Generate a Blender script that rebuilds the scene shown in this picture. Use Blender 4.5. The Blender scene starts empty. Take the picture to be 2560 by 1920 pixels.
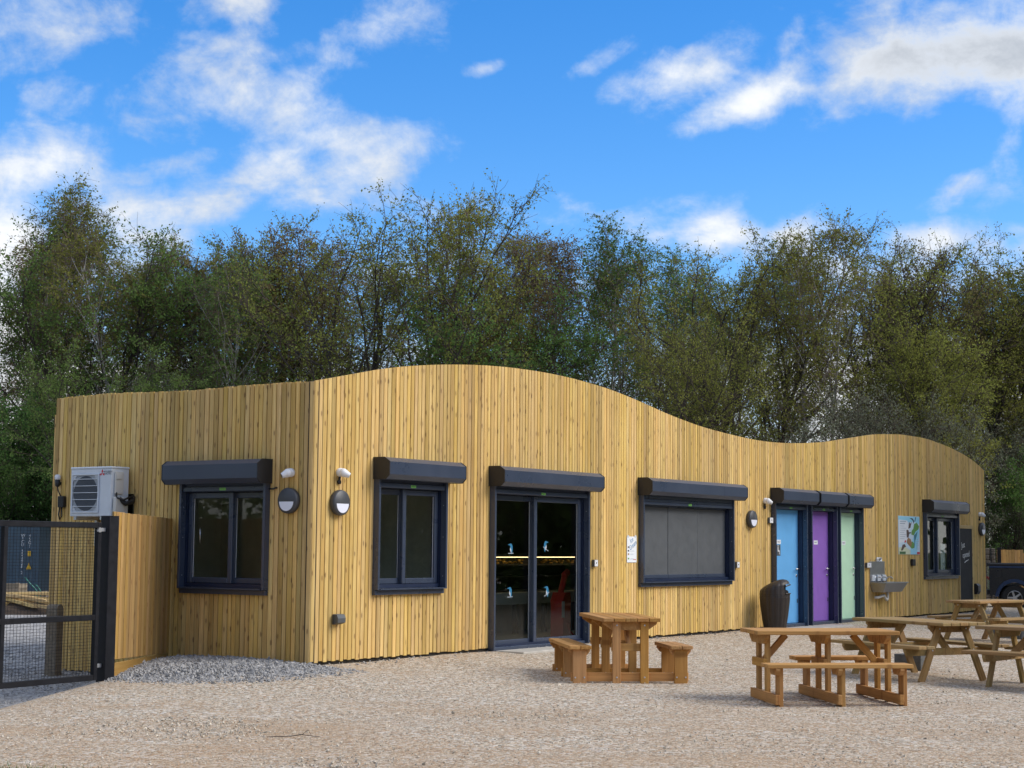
import bpy, math, random
import numpy as np
from math import sin, cos, pi, radians, hypot, sqrt, atan
from mathutils import Matrix, Vector

# ------------------------------------------------------------------ camera
F_PX, W_PX, H_PX = 4170.0, 2560.0, 1920.0
PITCH = atan(405 / F_PX)
ROLL = 0.009
YAW = atan(2870 / sqrt(F_PX ** 2 + 405 ** 2))
CAM = np.array([-15.8766, -13.8889, 1.5])
_fh = np.array([cos(YAW), sin(YAW), 0.0])
_rt = np.array([sin(YAW), -cos(YAW), 0.0])
_up = np.array([0, 0, 1.0])
FWD = _fh * cos(PITCH) + _up * sin(PITCH)
_uc = -_fh * sin(PITCH) + _up * cos(PITCH)
RIGHT = _rt * cos(ROLL) + _uc * sin(ROLL)
UPV = _uc * cos(ROLL) - _rt * sin(ROLL)


def ray(u, v):
    return FWD + RIGHT * ((u - 1280) / F_PX) - UPV * ((v - 960) / F_PX)


def at_y(u, v, y=0.0):
    r = ray(u, v); t = (y - CAM[1]) / r[1]; p = CAM + r * t
    return float(p[0]), float(p[2])


def at_x(u, v, x=0.0):
    r = ray(u, v); t = (x - CAM[0]) / r[0]; p = CAM + r * t
    return float(p[1]), float(p[2])


def at_depth(u, v, dep):
    r = ray(u, v); p = CAM + r * dep
    return float(p[0]), float(p[1]), float(p[2])


scene = bpy.context.scene
cd = bpy.data.cameras.new("camera")
cd.sensor_fit = 'HORIZONTAL'
cd.sensor_width = 36.0
cd.lens = 36.0 * F_PX / W_PX
cd.clip_end = 3000
cam = bpy.data.objects.new("camera", cd)
scene.collection.objects.link(cam)
cam.matrix_world = Matrix(((RIGHT[0], UPV[0], -FWD[0], CAM[0]), (RIGHT[1], UPV[1], -FWD[1], CAM[1]),
                           (RIGHT[2], UPV[2], -FWD[2], CAM[2]), (0, 0, 0, 1)))
scene.camera = cam

# ------------------------------------------------------------------ light and sky
SUN_AZ, SUN_EL = radians(-60), radians(40)
sun_dir = Vector((cos(SUN_EL) * cos(SUN_AZ), cos(SUN_EL) * sin(SUN_AZ), sin(SUN_EL)))
sd = bpy.data.lights.new("sun", 'SUN')
sd.energy = 1.75
sd.angle = radians(36)
sd.color = (1.0, 0.94, 0.84)
sun = bpy.data.objects.new("sun", sd)
scene.collection.objects.link(sun)
sun.rotation_euler = sun_dir.to_track_quat('Z', 'Y').to_euler()
sun.location = (0, -20, 30)

scene.view_settings.view_transform = 'Standard'
scene.view_settings.look = 'None'
scene.view_settings.gamma = 1.0
scene.view_settings.exposure = 1.0
scene.view_settings.use_curve_mapping = False
scene.render.engine = 'CYCLES'
scene.render.resolution_x, scene.render.resolution_y = 1024, 768


class NT:
    """small helper round a node tree"""
    def __init__(s, tree):
        s.t = tree; s.n = tree.nodes; s.n.clear()

    def node(s, kind, **kw):
        n = s.n.new(kind)
        for k, v in kw.items():
            setattr(n, k, v)
        return n

    def link(s, a, b):
        s.t.links.new(a, b)

    def put(s, sock, v):
        if hasattr(v, 'is_linked') or hasattr(v, 'links'):
            s.link(v, sock)
        else:
            sock.default_value = v

    def math(s, op, a, b=None, c=None, clamp=False):
        n = s.node('ShaderNodeMath', operation=op, use_clamp=clamp)
        s.put(n.inputs[0], a)
        if b is not None: s.put(n.inputs[1], b)
        if c is not None: s.put(n.inputs[2], c)
        return n.outputs[0]

    def vmath(s, op, a, b=None, scale=None):
        n = s.node('ShaderNodeVectorMath', operation=op)
        s.put(n.inputs[0], a)
        if b is not None: s.put(n.inputs[1], b)
        if scale is not None: s.put(n.inputs['Scale'], scale)
        return n.outputs['Value'] if op in ('DOT_PRODUCT', 'LENGTH', 'DISTANCE') else n.outputs[0]

    def noise(s, vec, scale, detail=4, rough=0.55, dist=0.0, out='Fac'):
        n = s.node('ShaderNodeTexNoise')
        s.put(n.inputs['Vector'], vec)
        n.inputs['Scale'].default_value = scale
        n.inputs['Detail'].default_value = detail
        n.inputs['Roughness'].default_value = rough
        n.inputs['Distortion'].default_value = dist
        return n.outputs[out]

    def voronoi(s, vec, scale, out='Distance', feature='F1'):
        n = s.node('ShaderNodeTexVoronoi', feature=feature)
        s.put(n.inputs['Vector'], vec)
        n.inputs['Scale'].default_value = scale
        return n.outputs[out]

    def mapr(s, v, a, b, c=0.0, d=1.0, kind='LINEAR'):
        n = s.node('ShaderNodeMapRange', interpolation_type=kind)
        s.put(n.inputs['Value'], v)
        for nm, x in (('From Min', a), ('From Max', b), ('To Min', c), ('To Max', d)):
            s.put(n.inputs[nm], x)
        return n.outputs[0]

    def mix(s, f, a, b, mode='MIX'):
        n = s.node('ShaderNodeMix', data_type='RGBA', blend_type=mode)
        s.put(n.inputs['Factor'], f)
        for sk, v in ((n.inputs['A'], a), (n.inputs['B'], b)):
            if isinstance(v, tuple) and len(v) == 3: v = v + (1,)
            s.put(sk, v)
        return n.outputs['Result']


def make_world():
    w = bpy.data.worlds.new("World")
    scene.world = w
    w.use_nodes = True
    T = NT(w.node_tree)
    tc = T.node('ShaderNodeTexCoord').outputs['Generated']
    d = T.vmath('NORMALIZE', tc)
    sky = T.node('ShaderNodeTexSky', sky_type='NISHITA', sun_disc=False)
    sky.sun_elevation = SUN_EL
    sky.sun_rotation = pi / 2 - SUN_AZ
    sky.air_density = 1.0
    sky.dust_density = 0.3
    sky.ozone_density = 2.2
    sep = T.node('ShaderNodeSeparateXYZ'); T.link(d, sep.inputs[0])
    el = sep.outputs['Z']
    # deepen the blue as the camera saw it
    hs = T.node('ShaderNodeHueSaturation')
    hs.inputs['Saturation'].default_value = 1.42
    hs.inputs['Hue'].default_value = 0.497
    T.link(sky.outputs[0], hs.inputs['Color'])
    blue = T.mix(1.0, hs.outputs[0], (0.80, 0.85, 1.05), 'MULTIPLY')
    # clouds: fractal noise on a flattened dome plus the larger clouds of this sky
    zz = T.math('ADD', T.math('MAXIMUM', el, 0.0), 0.22)
    comb = T.node('ShaderNodeCombineXYZ')
    T.link(T.math('DIVIDE', sep.outputs['X'], zz), comb.inputs[0])
    T.link(T.math('DIVIDE', sep.outputs['Y'], zz), comb.inputs[1])
    P = comb.outputs[0]
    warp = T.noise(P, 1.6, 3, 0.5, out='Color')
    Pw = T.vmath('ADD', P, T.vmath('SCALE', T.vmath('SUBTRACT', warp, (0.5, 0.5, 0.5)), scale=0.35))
    n1 = T.noise(Pw, 2.3, 7, 0.56)  # cover thickened beyond the view, added as fill light
    fine = T.noise(d, 26.0, 9, 0.66, 0.3)
    # the larger clouds: direction, along-axis tilt, half length, half height (degrees), weight
    k = 2560 / 2212
    blobs = [(20, 50, 4, 6.5, 2.0, 1.0), (340, 195, 16, 5.6, 1.9, 1.25), (130, 290, 24, 4.0, 1.6, .95), (480, 10, 5, 3.6, 1.1, .75),
             (730, 75, 24, 3.6, 1.0, .72), (440, 455, 12, 5.0, 1.35, 1.05), (640, 440, 26, 5.0, 1.6, .95), (370, 360, 16, 2.6, .7, .7),
             (1400, 185, 14, 3.2, 1.15, 1.6), (1620, 215, 22, 3.0, 1.0, 1.15), (1275, 145, 24, 2.0, .6, 1.25), (1060, 145, 20, 1.3, .45, 1.1), (1480, 130, 30, 1.6, .6, 1.1),
             (2080, 85, -8, 6.0, 3.4, 1.25), (1985, 215, -32, 2.0, 1.5, 1.0), (2190, 280, 70, 3.0, 1.0, 1.2), (2090, 395, 22, 3.4, .8, .95),
             (1715, 70, 60, 1.2, .6, .8), (1560, 500, 0, 1.7, .8, 1.15), (1720, 500, 0, 1.2, .7, 1.1), (2000, 510, 0, 3.2, .75, 1.15), (120, 560, 0, 7.0, 2.2, .7)]
    tot = None
    for (bx, by, tilt, hl, hh, wt) in blobs:
        r = Vector(ray(bx * k, by * k)).normalized()
        e1 = Vector((0, 0, 1)).cross(r).normalized() * -1   # to the right seen from the camera
        e2 = r.cross(e1).normalized()
        if e2.z < 0: e2 = -e2
        a = radians(tilt)
        A = e1 * cos(a) + e2 * sin(a); B = e2 * cos(a) - e1 * sin(a)
        A = A / radians(hl * .86); B = B / radians(hh * .86)
        x = T.vmath('DOT_PRODUCT', d, tuple(A)); y = T.vmath('DOT_PRODUCT', d, tuple(B))
        x = T.math('SUBTRACT', x, r.dot(A)); y = T.math('SUBTRACT', y, r.dot(B))
        q = T.math('ADD', T.math('MULTIPLY', x, x), T.math('MULTIPLY', y, y))
        facing = T.math('GREATER_THAN', T.vmath('DOT_PRODUCT', d, tuple(r)), 0.0)
        g = T.math('MULTIPLY', T.math('EXPONENT', T.math('MULTIPLY', q, -0.9)), T.math('MULTIPLY', facing, wt))
        tot = g if tot is None else T.math('MAXIMUM', tot, g)
    # clears the added fill-light cloud from the camera's view, above the wood
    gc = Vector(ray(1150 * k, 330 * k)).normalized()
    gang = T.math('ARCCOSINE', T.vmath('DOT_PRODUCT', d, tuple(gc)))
    view_clear = T.mapr(gang, radians(13), radians(32), -0.60, 0.0, 'SMOOTHSTEP')
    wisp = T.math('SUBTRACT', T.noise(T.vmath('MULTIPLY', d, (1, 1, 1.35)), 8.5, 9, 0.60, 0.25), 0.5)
    dens = T.math('ADD', T.math('ADD', T.math('ADD', T.math('MULTIPLY', T.math('SUBTRACT', n1, 0.36), 3.0), view_clear), T.math('MULTIPLY', tot, 0.62)),
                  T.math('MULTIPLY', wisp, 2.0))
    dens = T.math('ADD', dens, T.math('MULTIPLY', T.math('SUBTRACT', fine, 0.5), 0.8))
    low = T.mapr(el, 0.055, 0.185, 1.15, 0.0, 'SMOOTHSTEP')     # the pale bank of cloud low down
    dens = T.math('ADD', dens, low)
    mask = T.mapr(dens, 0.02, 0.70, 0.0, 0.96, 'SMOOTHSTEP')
    thick = T.mapr(dens, 0.35, 1.0, 0.0, 1.0, 'SMOOTHSTEP')
    shade = T.noise(d, 7.0, 4, 0.55)
    # the grey bellied cloud
    gb = Vector(ray(2080 * k, 90 * k)).normalized()
    gq = T.math('ARCCOSINE', T.vmath('DOT_PRODUCT', d, tuple(gb)))
    greyb = T.mapr(gq, radians(7.0), radians(1.5), 0.0, 0.85, 'SMOOTHSTEP')
    gfac = T.math('MAXIMUM', T.math('MULTIPLY', T.mapr(shade, 0.45, 0.72, 0.0, 0.55), 1.0), T.math('MULTIPLY', greyb, T.math('MULTIPLY', thick, 1.0)), clamp=True)
    bright = T.mix(thick, (0.38, 0.42, 0.48), (0.56, 0.56, 0.555))
    ccol = T.mix(gfac, bright, (0.22, 0.245, 0.28))
    bluev = T.mix(1.0, blue, (0.096, 0.096, 0.096), 'MULTIPLY')
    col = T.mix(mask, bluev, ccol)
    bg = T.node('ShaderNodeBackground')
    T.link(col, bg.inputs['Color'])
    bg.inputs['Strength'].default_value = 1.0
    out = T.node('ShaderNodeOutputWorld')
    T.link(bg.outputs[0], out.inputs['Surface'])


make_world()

# ------------------------------------------------------------------ materials
M = {}


def principled(name, color=(.5, .5, .5), rough=.6, metal=0.0, spec=.5, emit=None, estr=0.0, vary=0.0, vscale=6.0, bump=0.0, bscale=60.0):
    m = bpy.data.materials.new(name); m.use_nodes = True
    T = NT(m.node_tree)
    b = T.node('ShaderNodeBsdfPrincipled')
    o = T.node('ShaderNodeOutputMaterial'); T.link(b.outputs[0], o.inputs['Surface'])
    b.inputs['Roughness'].default_value = rough
    b.inputs['Metallic'].default_value = metal
    b.inputs['Specular IOR Level'].default_value = spec
    b.inputs['Base Color'].default_value = (*color, 1)
    pos = T.node('ShaderNodeNewGeometry').outputs['Position']
    if vary:
        n = T.noise(pos, vscale, 6, .6)
        lo = tuple(c * (1 - vary) for c in color); hi = tuple(min(1, c * (1 + vary)) for c in color)
        T.link(T.mix(T.mapr(n, .3, .7), lo, hi), b.inputs['Base Color'])
        T.link(T.mapr(n, .3, .7, max(.02, rough - .08), min(1, rough + .1)), b.inputs['Roughness'])
    if bump:
        bn = T.node('ShaderNodeBump'); bn.inputs['Strength'].default_value = bump; bn.inputs['Distance'].default_value = .01
        T.link(T.noise(pos, bscale, 4, .6), bn.inputs['Height']); T.link(bn.outputs[0], b.inputs['Normal'])
    if emit:
        b.inputs['Emission Color'].default_value = (*emit, 1); b.inputs['Emission Strength'].default_value = estr
    M[name] = m
    return m


def wood(name, dark, light, knot, tonevar=.5, green=None, knots=1.0, rough=.72):
    """sawn timber: grain runs along the first axis of the point attribute 'gv'"""
    m = bpy.data.materials.new(name); m.use_nodes = True
    T = NT(m.node_tree)
    b = T.node('ShaderNodeBsdfPrincipled')
    o = T.node('ShaderNodeOutputMaterial'); T.link(b.outputs[0], o.inputs['Surface'])
    gv = T.node('ShaderNodeAttribute', attribute_name='gv').outputs['Vector']
    tone = T.node('ShaderNodeAttribute', attribute_name='tone').outputs['Fac']
    v1 = T.vmath('MULTIPLY', gv, (.9, 26, 26))
    g1 = T.noise(v1, 1.0, 5, .6, .6)
    g2 = T.noise(T.vmath('MULTIPLY', gv, (.55, 3.5, 3.5)), 1.0, 4, .6)
    c = T.mix(T.mapr(g1, .28, .72), dark, light)
    c = T.mix(T.mapr(g2, .48, .72, 0, .55), c, (light[0] * .66, light[1] * .56, light[2] * .46))
    if green:
        g3 = T.noise(T.vmath('MULTIPLY', gv, (.8, 2.0, 2.0)), 1.3, 4, .6)
        c = T.mix(T.mapr(g3, .42, .68, 0, .75), c, green)
    kv = T.node('ShaderNodeTexVoronoi', feature='F1', voronoi_dimensions='2D')
    T.link(T.vmath('MULTIPLY', gv, (3.0, 8.5, 1.2)), kv.inputs['Vector']); kv.inputs['Scale'].default_value = 1.0
    kn = T.mapr(kv.outputs['Distance'], .05, .14, 1, 0, 'SMOOTHSTEP')
    ks = T.node('ShaderNodeSeparateColor'); T.link(kv.outputs['Color'], ks.inputs[0])
    kn = T.math('MULTIPLY', kn, T.mapr(ks.outputs[0], .25, .5, 0, .85 * knots))
    c = T.mix(kn, c, knot)
    halo = T.mapr(kv.outputs['Distance'], .12, .34, .35 * knots, 0, 'SMOOTHSTEP')
    c = T.mix(halo, c, tuple(.6 * a + .4 * q for a, q in zip(light, knot)))
    tv = T.mapr(tone, 0, 1, 1 - tonevar * .55, 1 + tonevar * .30)
    hsv = T.node('ShaderNodeHueSaturation')
    T.link(tv, hsv.inputs['Value']); T.link(T.mapr(T.math('FRACT', T.math('MULTIPLY', tone, 7.3)), 0, 1, .494, .504), hsv.inputs['Hue'])
    T.link(T.mapr(T.math('FRACT', T.math('MULTIPLY', tone, 3.7)), 0, 1, .94, 1.06), hsv.inputs['Saturation'])
    T.link(c, hsv.inputs['Color'])
    T.link(hsv.outputs[0], b.inputs['Base Color'])
    b.inputs['Roughness'].default_value = rough
    b.inputs['Specular IOR Level'].default_value = .25
    bn = T.node('ShaderNodeBump'); bn.inputs['Strength'].default_value = .35; bn.inputs['Distance'].default_value = .004
    T.link(g1, bn.inputs['Height']); T.link(bn.outputs[0], b.inputs['Normal'])
    M[name] = m


def glass(name, tint=(.82, .86, .84), refl=1.0):
    m = bpy.data.materials.new(name); m.use_nodes = True
    T = NT(m.node_tree)
    tr = T.node('ShaderNodeBsdfTransparent'); tr.inputs[0].default_value = (*tint, 1)
    gl = T.node('ShaderNodeBsdfGlossy'); gl.inputs['Roughness'].default_value = .012
    geo = T.node('ShaderNodeNewGeometry')
    cs = T.math('ABSOLUTE', T.vmath('DOT_PRODUCT', geo.outputs['Incoming'], geo.outputs['Normal']))
    sch = T.math('ADD', .026, T.math('MULTIPLY', .95, T.math('POWER', T.math('SUBTRACT', 1.0, cs), 5.0)))
    mx = T.node('ShaderNodeMixShader')
    T.link(T.math('MULTIPLY', sch, refl, clamp=True), mx.inputs[0])
    T.link(tr.outputs[0], mx.inputs[1]); T.link(gl.outputs[0], mx.inputs[2])
    o = T.node('ShaderNodeOutputMaterial'); T.link(mx.outputs[0], o.inputs['Surface'])
    M[name] = m


def leaf(name, c1, c2, trans=.3):
    m = bpy.data.materials.new(name); m.use_nodes = True
    T = NT(m.node_tree)
    info = T.node('ShaderNodeObjectInfo').outputs['Random']
    pos = T.node('ShaderNodeNewGeometry').outputs['Position']
    n = T.noise(pos, .55, 3, .6)
    tone = T.node('ShaderNodeAttribute', attribute_name='tone').outputs['Fac']
    f = T.math('ADD', T.math('MULTIPLY', tone, .55), T.mapr(n, .3, .7, 0, .45), clamp=True)
    c = T.mix(f, c1, c2)
    hsv = T.node('ShaderNodeHueSaturation'); T.link(c, hsv.inputs['Color'])
    T.link(T.mapr(info, 0, 1, .485, .51), hsv.inputs['Hue']); T.link(T.mapr(T.math('FRACT', T.math('MULTIPLY', info, 5.3)), 0, 1, .8, 1.15), hsv.inputs['Value'])
    di = T.node('ShaderNodeBsdfDiffuse'); tl = T.node('ShaderNodeBsdfTranslucent')
    T.link(hsv.outputs[0], di.inputs[0]); T.link(hsv.outputs[0], tl.inputs[0])
    mx = T.node('ShaderNodeMixShader'); mx.inputs[0].default_value = trans
    T.link(di.outputs[0], mx.inputs[1]); T.link(tl.outputs[0], mx.inputs[2])
    o = T.node('ShaderNodeOutputMaterial'); T.link(mx.outputs[0], o.inputs['Surface'])
    M[name] = m


def ground_material():
    m = bpy.data.materials.new('gravel'); m.use_nodes = True
    T = NT(m.node_tree)
    b = T.node('ShaderNodeBsdfPrincipled'); b.inputs['Roughness'].default_value = .9; b.inputs['Specular IOR Level'].default_value = .15
    o = T.node('ShaderNodeOutputMaterial'); T.link(b.outputs[0], o.inputs['Surface'])
    pos = T.node('ShaderNodeNewGeometry').outputs['Position']
    zone = T.node('ShaderNodeAttribute', attribute_name='zone').outputs['Color']
    sz = T.node('ShaderNodeSeparateColor'); T.link(zone, sz.inputs[0])
    v = T.node('ShaderNodeTexVoronoi'); T.link(pos, v.inputs['Vector']); v.inputs['Scale'].default_value = 50
    vc = T.node('ShaderNodeSeparateColor'); T.link(v.outputs['Color'], vc.inputs[0])
    v2 = T.node('ShaderNodeTexVoronoi'); T.link(pos, v2.inputs['Vector']); v2.inputs['Scale'].default_value = 24
    vc2 = T.node('ShaderNodeSeparateColor'); T.link(v2.outputs['Color'], vc2.inputs[0])
    stone = T.mix(vc.outputs[0], (.10, .088, .068), (.76, .68, .55))
    stone = T.mix(T.mapr(vc.outputs[1], .55, .95, 0, .8), stone, (.42, .245, .13))
    stone = T.mix(T.mapr(vc2.outputs[2], .80, .97, 0, .7), stone, (.72, .68, .62))
    fines = T.mix(T.noise(pos, 14, 5, .65), (.28, .16, .078), (.50, .345, .205))
    # raked streaks and worn patches where the fines show
    sx = T.vmath('MULTIPLY', pos, (.55, .55, 1))
    pn = T.noise(sx, 1.05, 6, .62, .5)
    along = T.node('ShaderNodeVectorRotate', rotation_type='Z_AXIS'); T.link(pos, along.inputs['Vector']); along.inputs['Angle'].default_value = -YAW + radians(8)
    st = T.noise(T.vmath('MULTIPLY', along.outputs[0], (1.5, .34, 1)), 1.4, 6, .65, .3)
    pf = T.math('ADD', T.math('MULTIPLY', pn, .55), T.math('MULTIPLY', st, .45))
    near = sz.outputs[1]
    th = T.math('SUBTRACT', .56, T.math('MULTIPLY', near, .13))
    pf = T.math('SUBTRACT', pf, th)
    tan = T.mix(T.mapr(pf, -.06, .18, .04, .55), stone, fines)
    g = T.mix(vc2.outputs[0], (.16, .155, .15), (.52, .50, .48))
    g = T.mix(T.mapr(vc2.outputs[1], .7, 1, 0, .6), g, (.56, .55, .53))
    gm = T.math('ADD', sz.outputs[0], T.math('MULTIPLY', T.math('SUBTRACT', T.noise(pos, 4.5, 5, .65), .5), .9))
    gm = T.mapr(gm, .38, .62, 0, 1)
    c = T.mix(gm, tan, g)
    # scattered pale clusters of bigger stone on the open ground
    pc = T.mapr(T.noise(pos, .85, 4, .6), .64, .74, 0, .35)
    pc = T.math('MULTIPLY', pc, T.mapr(vc2.outputs[0], .3, .7, 0, 1))
    c = T.mix(pc, c, (.60, .59, .58))
    soil = T.mix(T.noise(pos, 6, 5, .6), (.030, .045, .014), (.09, .11, .035))
    c = T.mix(sz.outputs[2], c, soil)
    T.link(c, b.inputs['Base Color'])
    bn = T.node('ShaderNodeBump'); bn.inputs['Strength'].default_value = .8; bn.inputs['Distance'].default_value = .012
    hh = T.math('ADD', T.math('MULTIPLY', v.outputs['Distance'], -1.0), T.math('MULTIPLY', v2.outputs['Distance'], -.6))
    T.link(hh, bn.inputs['Height']); T.link(bn.outputs[0], b.inputs['Normal'])
    M['gravel'] = m


wood('clad', (.50, .315, .092), (.79, .565, .220), (.15, .062, .018), .66, knots=1.25)
wood('fence_wood', (.34, .20, .066), (.54, .345, .128), (.20, .08, .025), .45)
wood('stain_wood', (.36, .178, .054), (.60, .33, .112), (.17, .06, .015), .30, knots=.7)
wood('old_wood', (.25, .15, .055), (.46, .295, .13), (.13, .06, .025), .35, green=(.27, .215, .09), knots=.6)
wood('pale_wood', (.55, .38, .16), (.74, .56, .28), (.3, .15, .05), .35)
wood('grey_wood', (.16, .13, .095), (.32, .265, .195), (.06, .045, .03), .4)
principled('anthracite', (.040, .055, .090), .30, 0, .7, vary=.035, vscale=1.2)
principled('frame_dark', (.012, .022, .055), .38, 0, .5, vary=.12, vscale=4)
principled('end_cap', (.016, .017, .02), .5)
principled('hatch_grey', (.085, .093, .102), .55, 0, .4, vary=.06)
principled('black_steel', (.007, .008, .012), .5, 0, .3, vary=.3, vscale=14)
principled('membrane', (.018, .014, .010), .9)
principled('white_plastic', (.75, .76, .78), .4)
principled('white_panel', (.66, .70, .74), .35, vary=.05)
principled('cream_plastic', (.62, .61, .57), .45)
principled('grille_grey', (.10, .115, .135), .5)
principled('fan_dark', (.06, .065, .075), .5)
principled('black_plastic', (.012, .012, .014), .45)
principled('dark_grey_plastic', (.055, .058, .066), .45)
principled('diffuser', (.78, .80, .90), .25)
principled('steel', (.55, .55, .56), .28, 1.0)
principled('brushed_steel', (.40, .41, .42), .42, .85, vary=.12, vscale=9)
principled('galvanised', (.60, .62, .65), .35, .8)
principled('door_blue', (.14, .42, .78), .45, vary=.04)
principled('door_purple', (.27, .13, .50), .45, vary=.05)
principled('door_green', (.56, .84, .60), .45, vary=.04)
principled('bin_plastic', (.030, .023, .020), .5, vary=.25, vscale=11, bump=.3, bscale=30)
principled('concrete', (.33, .33, .31), .9, vary=.2, vscale=9, bump=.5, bscale=70)
principled('block', (.125, .128, .125), .92, vary=.3, vscale=12, bump=.6, bscale=60)
principled('slab', (.44, .41, .36), .9, vary=.15, vscale=5, bump=.4)
principled('container_paint', (.050, .090, .125), .55, vary=.2, vscale=2)
principled('stone', (.13, .115, .10), .9, vary=.4, vscale=8, bump=.8, bscale=25)
principled('grey_stone', (.32, .31, .30), .9, vary=.45, vscale=18)
principled('chip_pale', (.52, .46, .37), .9, vary=.6, vscale=23)
principled('rubber', (.014, .014, .015), .8, bump=.4, bscale=90)
principled('alloy', (.50, .50, .52), .3, .9)
principled('car_dark', (.012, .015, .022), .22, .2, .6)
principled('car_blue', (.012, .035, .10), .22, .2, .6)
principled('car_glass', (.02, .022, .025), .06)
principled('red_paint', (.55, .02, .025), .4)
principled('red_lamp', (.35, .01, .01), .3)
principled('paper', (.80, .83, .86), .6)
principled('ink_dark', (.04, .05, .07), .6)
principled('ink_grey', (.45, .50, .56), .6)
principled('ink_blue', (.03, .20, .42), .6)
principled('sky_print', (.33, .68, .85), .5)
principled('pale_print', (.62, .76, .86), .5)
principled('green_print', (.13, .32, .07), .5)
principled('dark_green_print', (.05, .15, .05), .5)
principled('brown_print', (.35, .19, .08), .5)
principled('brown_dark_print', (.10, .06, .05), .5)
principled('red_print', (.60, .04, .05), .5)
principled('teal_print', (.05, .20, .26), .5)
principled('cream_print', (.68, .72, .50), .5)
principled('chalkboard', (.024, .025, .028), .75, vary=.15, vscale=5)
principled('chalk', (.75, .75, .72), .9)
principled('sticker_green', (.22, .58, .12), .5)
principled('yellow_sign', (.75, .44, .02), .5)
principled('white_paint', (.75, .77, .78), .6)
principled('hose_green', (.03, .16, .13), .5)
principled('room_wall', (.62, .62, .56), .9, vary=.2, vscale=2)
principled('room_floor', (.52, .50, .46), .6, vary=.1)
principled('room_dark', (.14, .13, .11), .85)
principled('counter_white', (.66, .70, .70), .5)
principled('counter_frame', (.10, .095, .085), .6)
principled('food', (.42, .25, .05), .7, vary=.7, vscale=14)
principled('led', (1, .8, .5), .5, emit=(1.0, .70, .36), estr=2.5)
principled('bird_blue', (.02, .17, .32), .5)
principled('bark', (.050, .042, .033), .95, vary=.45, vscale=7, bump=.6, bscale=20)
principled('twig', (.070, .050, .038), .95, vary=.3)
principled('birch_bark', (.30, .285, .25), .85, vary=.6, vscale=5)
principled('birch_twig', (.14, .098, .080), .95, vary=.3)
principled('soil', (.055, .038, .026), .95, vary=.4, bump=.8, bscale=12)
glass('pane_glass', (.88, .91, .88), 1.0)
leaf('leaf_olive', (0.125, 0.145, 0.034), (0.33, 0.345, 0.085), .45)
leaf('leaf_green', (0.078, 0.145, 0.038), (0.22, 0.325, 0.095), .45)
leaf('leaf_brown', (0.14, 0.115, 0.052), (0.31, 0.255, 0.115), .45)
leaf('leaf_grey', (0.13, 0.155, 0.105), (0.31, 0.34, 0.235), .45)
leaf('leaf_hedge', (0.055, 0.12, 0.032), (0.165, 0.28, 0.082), .45)
ground_material()

# ------------------------------------------------------------------ mesh helpers
C = scene.collection
rnd = random.Random(11)


def link(o, parent=None):
    C.objects.link(o)
    if parent: o.parent = parent
    return o


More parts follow.
